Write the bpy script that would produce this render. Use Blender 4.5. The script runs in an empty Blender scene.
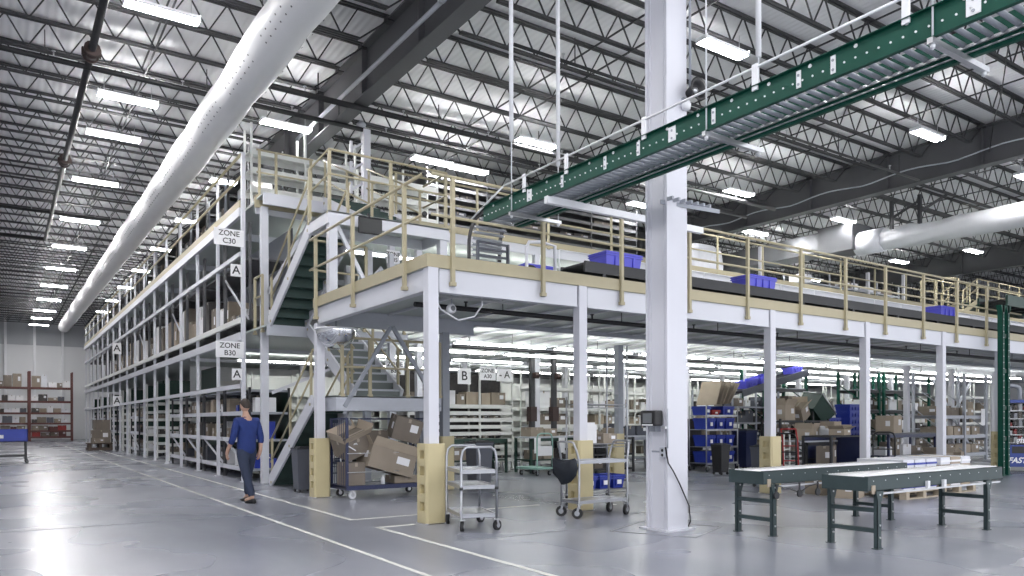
import bpy, math, random
from mathutils import Vector, Matrix, Euler
random.seed(7)
S = bpy.context.scene
COL = S.collection
V = Vector
ORD = ['first', 'second', 'third', 'fourth', 'fifth', 'sixth', 'seventh', 'eighth', 'ninth', 'tenth', 'eleventh', 'twelfth', 'thirteenth',
       'fourteenth', 'fifteenth', 'sixteenth', 'seventeenth', 'eighteenth', 'nineteenth', 'twentieth', 'twenty-first', 'twenty-second', 'twenty-third', 'twenty-fourth']

# ------------------------------------------------------------------ materials
def mat(name, rgb, rough=.5, metal=0., var=.12, scale=6., bump=0., spec=.5, coords='Object'):
    m = bpy.data.materials.new(name); m.use_nodes = True
    nt = m.node_tree; N = nt.nodes; L = nt.links
    b = N['Principled BSDF']
    b.inputs['Roughness'].default_value = rough
    b.inputs['Metallic'].default_value = metal
    b.inputs['Specular IOR Level'].default_value = spec
    tc = N.new('ShaderNodeTexCoord'); no = N.new('ShaderNodeTexNoise'); no.inputs['Scale'].default_value = scale
    no.inputs['Detail'].default_value = 4
    mx = N.new('ShaderNodeMix'); mx.data_type = 'RGBA'
    c = list(rgb)
    mx.inputs['A'].default_value = [max(0, x * (1 - var)) for x in c] + [1]
    mx.inputs['B'].default_value = [min(1, x * (1 + var)) for x in c] + [1]
    L.new(tc.outputs[coords], no.inputs['Vector']); L.new(no.outputs['Fac'], mx.inputs['Factor'])
    L.new(mx.outputs['Result'], b.inputs['Base Color'])
    if bump:
        bp = N.new('ShaderNodeBump'); bp.inputs['Strength'].default_value = bump; bp.inputs['Distance'].default_value = .02
        L.new(no.outputs['Fac'], bp.inputs['Height']); L.new(bp.outputs['Normal'], b.inputs['Normal'])
    return m

def emit(name, rgb, k):
    m = bpy.data.materials.new(name); m.use_nodes = True
    nt = m.node_tree; N = nt.nodes; L = nt.links
    N.remove(N['Principled BSDF'])
    e = N.new('ShaderNodeEmission'); e.inputs['Color'].default_value = list(rgb) + [1]; e.inputs['Strength'].default_value = k
    L.new(e.outputs[0], N['Material Output'].inputs[0])
    return m

M = dict(
    white=mat('white_painted_steel', (.60, .61, .66), .45, var=.04, scale=2),
    column=mat('white_column_paint', (.63, .635, .69), .5, var=.05, scale=1.5),
    offwhite=mat('cream_shelf_steel', (.72, .73, .71), .45, var=.05),
    greysteel=mat('grey_painted_steel', (.30, .32, .36), .45, var=.06),
    lightgrey=mat('light_grey_steel', (.45, .47, .52), .45, var=.06),
    tan=mat('tan_painted_steel', (.40, .355, .235), .5, var=.06),
    guard=mat('tan_plastic_guard', (.55, .475, .28), .5, var=.06, scale=5),
    green=mat('green_painted_channel', (.003, .060, .040), .45, var=.25, scale=5, spec=.25),
    darkgreen=mat('dark_green_steel', (.007, .036, .025), .45, var=.25),
    table=mat('grey_green_conveyor_paint', (.040, .060, .063), .45, var=.15, spec=.3),
    steel=mat('galvanised_steel', (.55, .56, .58), .3, .85, var=.12, scale=12),
    roller=mat('roller_steel', (.82, .82, .83), .38, .35, var=.1, scale=20),
    chrome=mat('chrome_tube', (.40, .41, .44), .34, .75, var=.06),
    dark=mat('dark_grey_steel', (.028, .029, .033), .5, var=.2),
    joist=mat('dark_joist_steel', (.034, .034, .038), .55, var=.2),
    girder=mat('charcoal_girder_steel', (.085, .086, .093), .5, var=.18, scale=1.5),
    black=mat('black_plastic', (.012, .012, .014), .45, var=.2),
    rubber=mat('dark_rubber', (.02, .02, .022), .7, var=.2),
    card=mat('brown_cardboard', (.285, .24, .19), .8, var=.14, scale=5),
    card2=mat('pale_cardboard', (.40, .335, .26), .8, var=.12, scale=5),
    card3=mat('dull_cardboard', (.20, .17, .14), .8, var=.16, scale=5),
    tape=mat('packing_tape', (.36, .31, .25), .35, var=.08),
    paper=mat('white_paper', (.82, .82, .84), .7, var=.03),
    blue=mat('blue_plastic', (.018, .04, .32), .4, var=.15),
    violet=mat('violet_blue_plastic', (.10, .10, .62), .4, var=.1),
    red=mat('red_plastic', (.33, .02, .02), .45, var=.15),
    redsteel=mat('rust_red_steel', (.10, .028, .024), .5, var=.25),
    navy=mat('navy_painted_steel', (.022, .03, .085), .4, var=.12),
    bin=mat('grey_bin_plastic', (.085, .092, .115), .5, var=.1),
    wood=mat('pallet_wood', (.40, .34, .26), .8, var=.2, scale=8, bump=.1),
    darkwood=mat('dark_pallet_wood', (.10, .075, .06), .8, var=.25, scale=8),
    deckunder=mat('grey_green_deck_sheet', (.46, .50, .485), .5, var=.08, scale=1),
    decktop=mat('deck_top_board', (.33, .34, .35), .6, var=.08),
    tread=mat('dark_green_stair_plate', (.020, .052, .044), .5, var=.2),
    gtread=mat('grey_stair_plate', (.16, .185, .18), .5, var=.1),
    bag=mat('black_cloth_bag', (.010, .014, .022), .75, var=.25, bump=.3),
    rust=mat('rust_red_coupling', (.035, .018, .016), .6, var=.3),
    duct=mat('white_duct_fabric', (.78, .78, .79), .55, var=.04, scale=1.2, bump=.05),
    silverduct=mat('silver_duct_fabric', (.60, .61, .64), .5, .0, var=.08, scale=2.5, bump=.25),
    hole=mat('dark_vent_hole', (.10, .10, .11), .7, var=.05),
    galv=mat('galvanised_duct_sheet', (.15, .155, .165), .4, .5, var=.15, scale=3),
    pipe=mat('black_pipe', (.014, .014, .016), .4, var=.2),
    pvc=mat('white_plastic_pipe', (.78, .79, .82), .4, var=.04),
    line=mat('cream_floor_paint', (.66, .66, .62), .5, var=.08, scale=14),
    joint=mat('dark_joint_filler', (.26, .27, .29), .7, var=.1),
    slab=mat('pale_slab', (.60, .61, .63), .3, var=.08),
    skin=mat('skin', (.50, .31, .23), .5, var=.08),
    shirt=mat('blue_work_shirt', (.012, .03, .15), .8, var=.25, scale=9, bump=.2),
    jeans=mat('dark_denim', (.022, .032, .065), .8, var=.25, scale=20, bump=.1),
    hair=mat('dark_brown_hair', (.03, .02, .015), .6, var=.3, scale=40),
    vend=mat('blue_vending_paint', (.020, .05, .27), .35, var=.08),
    glassdark=mat('dark_glass', (.012, .014, .014), .35, var=.1),
    screen=mat('grey_screen', (.16, .17, .18), .2, var=.1),
    mirror=mat('mirror_dome', (.75, .76, .78), .06, 1., var=.03),
    lid=mat('dark_lid', (.02, .022, .028), .5, var=.1),
    lettering=mat('dark_lettering', (.045, .045, .05), .6, var=.05),
    wlettering=mat('white_lettering', (.85, .85, .87), .5, var=.03),
    goods=mat('mixed_dark_goods', (.06, .055, .055), .7, var=.5, scale=14),
    shrink=mat('stretch_wrapped_white', (.68, .69, .74), .3, var=.1, scale=8, bump=.4),
    tealgreen=mat('pale_teal_plastic', (.25, .42, .37), .5, var=.15),
)
M['tube'] = emit('white_lamp_tube', (1., .985, .98), 165)
M['strip'] = emit('white_strip_tube', (1., 1., .96), 22)

def cy(hx, hy, r, z0, z1): pass

# ------------------------------------------------------------------ mesh builder
class G:
    def __init__(s): s.v = []; s.f = []; s.mi = []; s.m = 0; s.sm = []; s.smooth = False
    def add(s, vs, fs):
        o = len(s.v); s.v += [tuple(p) for p in vs]
        for f in fs: s.f.append([i + o for i in f]); s.mi.append(s.m); s.sm.append(s.smooth)
        return s
    def box(s, x0, y0, z0, x1, y1, z1):
        return s.add([(x0, y0, z0), (x1, y0, z0), (x1, y1, z0), (x0, y1, z0), (x0, y0, z1), (x1, y0, z1), (x1, y1, z1), (x0, y1, z1)],
                     [(3, 2, 1, 0), (4, 5, 6, 7), (0, 1, 5, 4), (1, 2, 6, 5), (2, 3, 7, 6), (3, 0, 4, 7)])
    def obox(s, c, size, rot=(0, 0, 0)):
        R = Euler(rot).to_matrix(); h = V(size) / 2; c = V(c)
        P = [c + R @ V((a * h.x, b * h.y, d * h.z)) for d in (-1, 1) for a, b in ((-1, -1), (1, -1), (1, 1), (-1, 1))]
        return s.add(P, [(3, 2, 1, 0), (4, 5, 6, 7), (0, 1, 5, 4), (1, 2, 6, 5), (2, 3, 7, 6), (3, 0, 4, 7)])
    def bar(s, p, q, w, h, up=(0, 0, 1)):
        p, q = V(p), V(q); d = (q - p).normalized(); u = V(up)
        if abs(d.dot(u)) > .98: u = V((1, 0, 0))
        a = d.cross(u).normalized(); b = a.cross(d)
        P = [e + a * (i * w / 2) + b * (j * h / 2) for e in (p, q) for i, j in ((-1, -1), (1, -1), (1, 1), (-1, 1))]
        return s.add(P, [(0, 1, 2, 3), (7, 6, 5, 4), (4, 5, 1, 0), (5, 6, 2, 1), (6, 7, 3, 2), (7, 4, 0, 3)])
    def tube(s, p, q, r, n=8, r2=None, cap=True):
        p, q = V(p), V(q); d = (q - p).normalized()
        u = V((0, 0, 1)) if abs(d.z) < .95 else V((1, 0, 0))
        a = d.cross(u).normalized(); b = a.cross(d); r2 = r if r2 is None else r2
        P = [e + (a * math.cos(t) + b * math.sin(t)) * rr for e, rr in ((p, r), (q, r2)) for t in [2 * math.pi * i / n for i in range(n)]]
        sm = s.smooth; s.smooth = n > 5
        s.add(P, [(i, (i + 1) % n, n + (i + 1) % n, n + i) for i in range(n)])
        s.smooth = False
        if cap:
            o = len(s.v) - 2 * n
            for f in (list(range(n - 1, -1, -1)), list(range(n, 2 * n))): s.f.append([i + o for i in f]); s.mi.append(s.m); s.sm.append(False)
        s.smooth = sm
        return s
    def path(s, pts, r, n=8, closed=False):
        pts = [V(p) for p in pts]; k = len(pts); rings = []; pb = None
        for i in range(k):
            a = pts[i - 1] if (i or closed) else pts[0]; c = pts[(i + 1) % k] if (i < k - 1 or closed) else pts[-1]
            d = (c - a).normalized()
            if pb is None:
                u = V((0, 0, 1)) if abs(d.z) < .9 else V((1, 0, 0)); b = (u - d * u.dot(d)).normalized()
            else:
                b = (pb - d * pb.dot(d)).normalized()
            pb = b; e = d.cross(b)
            rings.append([pts[i] + (b * math.cos(t) + e * math.sin(t)) * r for t in [2 * math.pi * j / n for j in range(n)]])
        P = [p for R in rings for p in R]; F = []
        for i in range(k if closed else k - 1):
            o, o2 = i * n, ((i + 1) % k) * n
            F += [(o + j, o + (j + 1) % n, o2 + (j + 1) % n, o2 + j) for j in range(n)]
        sm = s.smooth; s.smooth = True; s.add(P, F)
        s.smooth = False
        if not closed: 
            o = len(s.v) - len(P)
            for f in (list(range(n)), list(range((k - 1) * n, k * n))): s.f.append([i + o for i in f]); s.mi.append(s.m); s.sm.append(False)
        s.smooth = sm
        return s
    def prism(s, poly, axis, a, b):
        def mk(u, w, t): return {'x': (t, u, w), 'y': (u, t, w), 'z': (u, w, t)}[axis]
        n = len(poly)
        P = [mk(u, w, a) for u, w in poly] + [mk(u, w, b) for u, w in poly]
        return s.add(P, [list(range(n)), list(range(2 * n - 1, n - 1, -1))] + [((i + 1) % n, i, n + i, n + (i + 1) % n) for i in range(n)])
    def lathe(s, prof, c=(0, 0, 0), n=20, axis='z'):
        c = V(c); P = []
        for r, h in prof:
            for i in range(n):
                t = 2 * math.pi * i / n; a, b = r * math.cos(t), r * math.sin(t)
                P.append(c + V({'z': (a, b, h), 'x': (h, a, b), 'y': (a, h, b)}[axis]))
        F = [(k * n + i, k * n + (i + 1) % n, (k + 1) * n + (i + 1) % n, (k + 1) * n + i) for k in range(len(prof) - 1) for i in range(n)]
        sm = s.smooth; s.smooth = True; s.add(P, F); s.smooth = sm
        return s
    def ibeam(s, p, q, w, h, tf, tw):       # section with flanges level, p and q at its top centre line
        p, q = V(p), V(q); z = V((0, 0, 1))
        s.bar(p - z * tf / 2, q - z * tf / 2, w, tf); s.bar(p - z * (h - tf / 2), q - z * (h - tf / 2), w, tf)
        return s.bar(p - z * h / 2, q - z * h / 2, tw, h - 2 * tf)

USED = {}
def mk(name, g, m, parent=None, world=False, loc=None, rot=None):
    me = bpy.data.meshes.new(name); me.from_pydata(g.v, [], g.f)
    ms = m if isinstance(m, (list, tuple)) else [m]
    for x in ms: me.materials.append(M[x] if isinstance(x, str) else x)
    me.polygons.foreach_set('material_index', g.mi); me.polygons.foreach_set('use_smooth', g.sm); me.update()
    o = bpy.data.objects.new(name, me); COL.objects.link(o)
    if parent:
        o.parent = parent
        if world: o.location = -parent.location
    if loc is not None: o.location = loc
    if rot is not None: o.rotation_euler = rot
    return o
def bevel(o, w, seg=2):
    b = o.modifiers.new('edge', 'BEVEL'); b.width = w; b.segments = seg; b.limit_method = 'ANGLE'; return o
def tag(o, label, cat, group=None):
    o['label'] = label; o['category'] = cat
    if group: o['group'] = group
    return o
def thing(name, label, cat, loc=(0, 0, 0), rz=0, group=None):
    o = bpy.data.objects.new(name, None); COL.objects.link(o); o.empty_display_size = .1
    o.location = loc; o.rotation_euler = (0, 0, rz)
    return tag(o, label, cat, group)
def one(name, g, m, label, cat, group=None, loc=(0, 0, 0), rot=(0, 0, 0)):
    return tag(mk(name, g, m, loc=loc, rot=rot), label, cat, group)
def struct(name, g, m, loc=None):
    o = mk(name, g, m, loc=loc); o['kind'] = 'structure'; return o
def kids(o): return [c for c in KID.get(o.name, [])]
KID = {}
def dup(root, loc, rz=0, label=None, group=None):
    def cp(o, par):
        c = o.copy(); COL.objects.link(c)
        if par: c.parent = par
        for k in [x for x in o.children]: cp(k, c)
        return c
    r = cp(root, None); r.location = loc; r.rotation_euler = (0, 0, rz)
    if label: r['label'] = label
    if group: r['group'] = group
    return r
def text(body, size, m, parent, loc, rot, name='lettering', align='CENTER', shear=0, bold=0):
    c = bpy.data.curves.new(name, 'FONT'); c.body = body; c.size = size; c.align_x = align; c.align_y = 'CENTER'
    c.extrude = .002; c.shear = shear; c.offset = bold; c.materials.append(M[m])
    o = bpy.data.objects.new(name, c); COL.objects.link(o)
    me = bpy.data.meshes.new_from_object(o.evaluated_get(bpy.context.evaluated_depsgraph_get())); bpy.data.objects.remove(o); bpy.data.curves.remove(c)
    me.materials.clear(); me.materials.append(M[m])
    o = bpy.data.objects.new(name, me); COL.objects.link(o); o.parent = parent; o.location = loc; o.rotation_euler = rot
    return o

# ------------------------------------------------------------------ camera, world, colour management
f_px, yaw, roll, hor = 755.7, math.radians(34.107), -2.8915e-3, 421.43
Fw = V((math.sin(yaw), math.cos(yaw), 0)); Rt = V((math.cos(yaw), -math.sin(yaw), 0)); Up = V((0, 0, 1))
Rt, Up = Rt * math.cos(roll) + Up * math.sin(roll), Up * math.cos(roll) - Rt * math.sin(roll)
cam = bpy.data.cameras.new('camera'); co = bpy.data.objects.new('camera', cam); COL.objects.link(co)
cam.sensor_width = 36; cam.lens = f_px / 1024 * 36; cam.shift_y = (hor - 288) / 1024; cam.clip_end = 300; cam.clip_start = .05
co.matrix_world = Matrix(((Rt.x, Up.x, -Fw.x, 0), (Rt.y, Up.y, -Fw.y, 0), (Rt.z, Up.z, -Fw.z, 1.35), (0, 0, 0, 1)))
S.camera = co
w = bpy.data.worlds.new('world'); S.world = w; w.use_nodes = True
w.node_tree.nodes['Background'].inputs['Color'].default_value = (.93, .95, 1., 1); w.node_tree.nodes['Background'].inputs['Strength'].default_value = 2.2
S.view_settings.view_transform = 'Standard'; S.view_settings.look = 'None'; S.view_settings.gamma = 1; S.view_settings.exposure = .07
S.view_settings.use_curve_mapping = False
S.cycles.use_denoising = True
S.cycles.max_bounces = 8; S.cycles.diffuse_bounces = 4; S.cycles.glossy_bounces = 4
# ------------------------------------------------------------------ the building shell
def floor_mat():
    m = mat('polished_concrete', (.40, .41, .44), .2, scale=.35)
    nt = m.node_tree; N = nt.nodes; L = nt.links; b = N['Principled BSDF']
    tc = N['Texture Coordinate']
    mp = N.new('ShaderNodeMapping'); mp.inputs['Scale'].default_value = (.6, .25, 1); L.new(tc.outputs['Object'], mp.inputs['Vector'])
    n1 = N.new('ShaderNodeTexNoise'); n1.inputs['Scale'].default_value = .6; n1.inputs['Detail'].default_value = 5; n1.inputs['Roughness'].default_value = .5
    L.new(mp.outputs[0], n1.inputs['Vector'])
    cr = N.new('ShaderNodeValToRGB'); e = cr.color_ramp.elements
    e[0].position = .33; e[0].color = (.165, .178, .215, 1); e[1].position = .68; e[1].color = (.33, .34, .385, 1)
    L.new(n1.outputs['Fac'], cr.inputs['Fac']); L.new(cr.outputs['Color'], b.inputs['Base Color'])
    n2 = N.new('ShaderNodeTexNoise'); n2.inputs['Scale'].default_value = .35; n2.inputs['Detail'].default_value = 2; L.new(tc.outputs['Object'], n2.inputs['Vector'])
    mr = N.new('ShaderNodeMapRange'); mr.inputs['To Min'].default_value = .19; mr.inputs['To Max'].default_value = .36
    L.new(n2.outputs['Fac'], mr.inputs['Value']); L.new(mr.outputs[0], b.inputs['Roughness'])
    b.inputs['Specular IOR Level'].default_value = .45
    bp = N.new('ShaderNodeBump'); bp.inputs['Strength'].default_value = .012; bp.inputs['Distance'].default_value = .01
    L.new(n2.outputs['Fac'], bp.inputs['Height'])
    return m
M['floor'] = floor_mat()
XW0, XW1, YW0, YW1, ZR = -10, 60, -5, 72, 9.9
struct('floor', G().box(XW0 - .2, YW0, -.2, XW1 + .2, YW1 + .2, 0), 'floor')
def rib_mat():
    m = mat('ribbed_roof_deck', (.74, .74, .76), .6, var=.05, scale=.5)
    nt = m.node_tree; N = nt.nodes; L = nt.links
    wv = N.new('ShaderNodeTexWave'); wv.bands_direction = 'X'; wv.inputs['Scale'].default_value = 2.; L.new(N['Texture Coordinate'].outputs['Object'], wv.inputs['Vector'])
    bp = N.new('ShaderNodeBump'); bp.inputs['Strength'].default_value = .35; bp.inputs['Distance'].default_value = .03
    L.new(wv.outputs['Fac'], bp.inputs['Height']); L.new(bp.outputs[0], N['Principled BSDF'].inputs['Normal'])
    return m
M['roof'] = rib_mat()
struct('ceiling', G().box(XW0 - .2, YW0, ZR, XW1 + .2, YW1 + .2, ZR + .15), 'roof')
M['wall'] = mat('white_wall_panel', (.70, .71, .73), .6, var=.03, scale=.4)
M['wallgrey'] = mat('grey_wall_insulation', (.42, .44, .47), .7, var=.08, scale=.6)
struct('wall_back', G().box(XW0 - .2, YW1, 0, XW1 + .2, YW1 + .2, 7.6), 'wall')
struct('wall_back_upper', G().box(XW0 - .2, YW1 - .03, 7.6, XW1 + .2, YW1 + .2, ZR), 'wallgrey')
struct('wall_left', G().box(XW0 - .2, YW0, 0, XW0, YW1, ZR), 'wall')
struct('wall_right', G().box(XW1, YW0, 0, XW1 + .2, YW1, ZR), 'wall')
for x in (-1.6, .35, 2.3, 4.25): struct('trim_wall_post', G().box(x - .09, YW1 - .22, 0, x + .09, YW1 - .03, ZR - .1), 'pvc')
# painted floor lines and saw-cut joints
def fl(name, x0, y0, x1, y1, m='line'): struct(name, G().box(x0, y0, .001, x1, y1, .004), m)
fl('floor_line', 3.07, 3.2, 3.12, 60); fl('floor_line', 3.97, 9.83, 4.03, 44); fl('floor_line', 4.03, 9.83, 7.2, 9.89)
fl('floor_line', 3.96, 3.6, 4.02, 8.98); fl('floor_line', 4.03, 8.91, 4.5, 8.99)
fl('floor_line', 1.2, 20.2, 2.95, 20.26)
for y in (5.0, 11.2): fl('floor_joint', XW0, y, 3.0, y + .012, 'joint')
fl('floor_joint', 4.2, 7.35, 6.3, 7.362, 'joint')
a = 2 ** .5 * .53
g = G()
for i in range(4):
    p, q = [V((6.9 + a * math.cos(t), 6.74 + a * math.sin(t), .0025)) for t in (i * math.pi / 2 - .35, (i + 1) * math.pi / 2 - .35)]
    g.bar(p, q, .025, .003)
struct('floor_joint_diamond', g, 'joint')

# ------------------------------------------------------------------ roof steel
JL, NP = 16.5, 22
def joist_mesh():
    g = G(); p = JL / NP; zt, zb = .70, .02
    for s in (-1, 1):
        g.box(0, s * .045 - .028, zt - .035, JL, s * .045 + .028, zt)
        g.box(p, s * .04 - .026, zb, JL - p, s * .04 + .026, zb + .035)
    for i in range(NP):
        a, b, c = V((i * p, 0, zt - .02)), V(((i + .5) * p, 0, zb + .02)), V(((i + 1) * p, 0, zt - .02))
        if i == 0: g.bar(a, V((p, 0, zb + .02)), .03, .03); continue
        if i == NP - 1: g.bar(V(((i) * p, 0, zb + .02)), c, .03, .03); continue
        g.bar(a, b, .026, .026); g.bar(b, c, .026, .026)
    g.box(0, -.1, zt - .12, .14, .1, zt - .03); g.box(JL - .14, -.1, zt - .12, JL, .1, zt - .03)
    return g
GX = (-9.7, 6.9, 23.5, 40.1, 56.7)
j0 = None
for bx in GX[:-1]:
    k = 0; y = 3.46
    while y < 71:
        if j0 is None: j0 = struct('roof_joist', joist_mesh(), 'joist', loc=(bx + .05, y, ZR - .74))
        else:
            c = j0.copy(); COL.objects.link(c); c.location = (bx + .05, y, ZR - .74)
        y += 1.39
for gx in GX[1:4]:
    g = G(); g.ibeam((gx, 2.5, 9.8), (gx, 71.8, 9.8), .36, 1.14, .035, .03)
    y = 4.84
    while y < 71: g.box(gx - .15, y - .01, 8.7, gx + .15, y + .01, 9.76); y += 2.78
    struct('roof_girder', g, 'girder')
# bridging lines between the joists
for gx in GX[:-1]:
    for fx in (4.1, 8.3, 12.4):
        g = G(); x = gx + fx
        g.bar((x, 3, 9.13), (x, 71.5, 9.13), .03, .03); g.bar((x + .12, 3, 9.80), (x + .12, 71.5, 9.80), .03, .03)
        struct('roof_joist_bridging', g, 'joist')
# sprinkler mains
g = G(); g.tube((1.5, 9, 8.62), (1.5, 35.2, 8.62), .07, 10); g.tube((1.5, 35.1, 8.62), (-9.9, 35.1, 8.62), .07, 8)
t = thing('sprinkler_main', 'black sprinkler main running below the joists beside the row of left aisle lights', 'pipe', (1.5, 17, 8.6))
mk('pipe', g, 'pipe', t, True)
for y in (16.9, 24.3):
    g = G(); g.tube((1.5, y - .16, 8.62), (1.5, y + .16, 8.62), .125, 12); g.tube((1.5, y - .19, 8.62), (1.5, y - .15, 8.62), .15, 12); g.tube((1.5, y + .15, 8.62), (1.5, y + .19, 8.62), .15, 12)
    g.box(1.33, y - .05, 8.55, 1.67, y + .05, 8.68)
    mk('coupling', g, 'rust', t, True)
def xpipe(y, x0, x1, r, label, z=8.6):
    t = thing('sprinkler_branch', label, 'pipe', (x0, y, z))
    mk('pipe', G().tube((x0, y, z), (x1, y, z), r, 8), 'pipe', t, True)
    x = x0 + 1.5
    while x < x1: mk('hanger', G().bar((x, y, z), (x, y, 9.15), .018, .018), 'dark', t, True); x += 3.05
    g = G(); x = x0 + 1.2
    while x < x1: g.tube((x, y, z + r), (x, y, z + r + .1), .014, 6); g.tube((x, y, z + r + .1), (x, y, z + r + .115), .035, 8); x += 2.4
    mk('sprinkler_head', g, 'steel', t, True)
xpipe(17.6, -9.9, 22, .06, 'black sprinkler pipe crossing under the big girder, farther of the two')
xpipe(16.4, 4.4, 22, .07, 'black sprinkler pipe crossing under the big girder, nearer of the two')
xpipe(12.0, 8.2, 23, .035, 'thin black sprinkler pipe crossing above the far half of the overhead roller conveyor')
xpipe(30.5, -9.9, 3.3, .05, 'black sprinkler pipe across the left aisle beyond the third light')
xpipe(22.2, 24.2, 40, .05, 'black sprinkler pipe beyond the silver air duct')
g = G(); g.tube((6.55, 5, 8.86), (6.55, 19.8, 8.86), .045, 8)
t = thing('girder_conduit', 'pale conduit running along the lower edge of the big girder', 'pipe', (6.55, 12, 8.8)); mk('conduit', g, 'lightgrey', t, True)
g = G(); y = 9.6
g.tube((6.52, 11.8, 8.9), (6.52, 11.8, 9.75), .05, 8); g.tube((6.52, 11.75, 8.86), (6.52, 11.85, 8.86), .075, 10)
mk('riser', g, 'greysteel', t, True)
# a slack pale cable along the second girder
pts = []
for i in range(0, 61):
    y = 5 + i * .3; pts.append((23.28, y, 8.98 + .12 * abs(math.sin(y * math.pi / 2.78)) ** 1.5))
one('girder_cable', G().path(pts, .022, 6), 'lightgrey', 'slack pale cable looped along the second girder at right', 'cable')
pts = [(23.22, y * .5, 8.62) for y in range(10, 50)]

# ------------------------------------------------------------------ high bay lights
def highbay(L=1.22, W=.30):
    t = thing('ceiling_light', '', 'ceiling light')
    g = G(); g.box(-L / 2, -.11, .05, L / 2, .11, .09)
    for s in (-1, 0, 1): g.box(-L / 2, s * W / 2 - .006, .0, L / 2, s * W / 2 + .006, .03)
    g.box(-L / 2 - .02, -W / 2, 0, -L / 2, W / 2, .09); g.box(L / 2, -W / 2, 0, L / 2 + .02, W / 2, .09)
    mk('housing', g, 'pvc', t)
    for s in (-1, 1): mk('lamp', G().box(-L / 2, s * W / 4 - .038, -.01, L / 2, s * W / 4 + .038, .03), 'tube', t)
    for s in (-1, 1): mk('hanger', G().bar((s * L * .4, 0, .09), (s * L * .4, 0, .42), .012, .012), 'steel', t)
    return t
hb = highbay(); first = [True]
def light(x, y, label, z=8.75, group=None):
    if first[0]:
        hb.location = (x, y, z); hb['label'] = label; first[0] = False; r = hb
    else: r = dup(hb, (x, y, z), 0, label)
    if group: r['group'] = group
    return r
GA = 'lights over the left aisle'
ya = (14.85, 19.3, 22.0, 26.5, 31.9, 37.0, 42.4, 47.9, 53.4, 58.8, 63.2, 67.5)
for i, y in enumerate(ya): light(2.45, y, f'bright white linear ceiling light left of the fat duct, {ORD[i]} from the camera', group=GA)
for i, y in enumerate((18.85, 24.3, 29.8, 35.3, 40.8, 46.3, 51.8, 57.3)):
    light(5.95, y, 'bright white linear ceiling light right of the duct against the dark girder end' if i == 0 else f'white linear ceiling light just right of the fat duct, {ORD[i]} one deep', group='lights over the rack')
for x, y, l in ((11.85, 16.3, 'glowing ceiling light above the far half of the green conveyor, beside two white rods'),
                (11.95, 10.1, 'brightest ceiling light, at top right of the white building column'),
                (20.0, 10.2, 'glowing ceiling light in front of the second dark girder at right'),
                (19.9, 16.2, 'glowing ceiling light beside the building column, under the green conveyor'),
                (18.3, 19.0, 'small ceiling light peeping out left of the building column'),
                (24.7, 19.3, 'ceiling light behind the second girder, above the stretch wrapped load'),
                (25.9, 16.3, 'ceiling light just above the galvanised duct box'),
                (35.4, 16.1, 'ceiling light under the silver duct at far right'),
                (26.1, 10.3, 'ceiling light cut by the right picture edge below the second girder'),
                (10.2, 19.1, 'long ceiling light above the tan railing, end to end with another, left one'),
                (11.45, 19.15, 'long ceiling light above the tan railing, end to end with another, right one'),
                (34.8, 19.1, 'reddish far ceiling light below the silver duct'),
                (29.2, 22.1, 'far ceiling light low over the upper deck boxes'),
                (35.5, 24, 'far ceiling light over the upper deck beyond the boxes'),
                (42, 16, 'far ceiling light beyond the walkway stairs'),
                (18.5, 26, 'ceiling light far behind the dark shelving on the upper deck')): light(x, y, l)
# lights above and behind the photographer that lie outside the photo but light the floor
for x in (-4, 2.45, 11.9):
    for y in (-1, 4.5, 9.5): 
        if (x, y) != (11.9, 9.5): light(x, y, 'bright white linear ceiling light outside the photo near the camera', group='lights near the camera')
for y in (15, 26, 37, 48): light(-4.5, y, 'bright white linear ceiling light outside the photo left of the aisle', group='lights left of the photo')

# ------------------------------------------------------------------ air ducts
def duct():
    t = thing('air_duct', 'fat white round fabric air duct running along the left aisle ceiling', 'air duct', (4.03, 10, 8.14))
    g = G(); n = 28; ys = []; y = 2.
    while y < 66.5: ys.append(y); y += .7
    prof = []
    for i, y in enumerate(ys):
        r = .42 * (1 + .02 * math.sin(y * 1.9) + .02 * math.sin(y * .63 + 1)) * (.945 if i % 5 == 0 else 1)
        prof.append((r, y))
    P = []; z0 = lambda y: 8.14 + .009 * max(0, y - 15)
    for r, y in prof:
        for i in range(n):
            a = 2 * math.pi * i / n; P.append((4.03 + r * math.cos(a), y, z0(y) + r * math.sin(a)))
    F = [(k * n + i, (k + 1) * n + i, (k + 1) * n + (i + 1) % n, k * n + (i + 1) % n) for k in range(len(prof) - 1) for i in range(n)]
    F.append(list(range((len(prof) - 1) * n, len(prof) * n)))
    g.smooth = True; g.add(P, F); mk('duct_skin', g, 'duct', t, True)
    g = G()
    for k in range(170):
        y = 6.5 + k * .27
        for a in (-2.55, -2.25, -.62):
            if k % 9 in (7, 8): continue
            x, z = 4.03 + .426 * math.cos(a), z0(y) + .426 * math.sin(a); c = V((x, y, z)); nn = V((math.cos(a), 0, math.sin(a)))
            g.tube(c, c + nn * .008, .016, 6)
    o = mk('air_holes', g, 'hole', t, True); o['kind'] = 'stuff'
    g = G(); y = 3.0
    while y < 66: g.bar((4.03, y, 8.55), (4.03, y, 9.15), .012, .012); y += 2.78
    g.bar((4.03, 2, 8.6), (4.03, 66.5, 8.6), .012, .012); mk('suspension_wire', g, 'dark', t, True)
duct()
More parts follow.
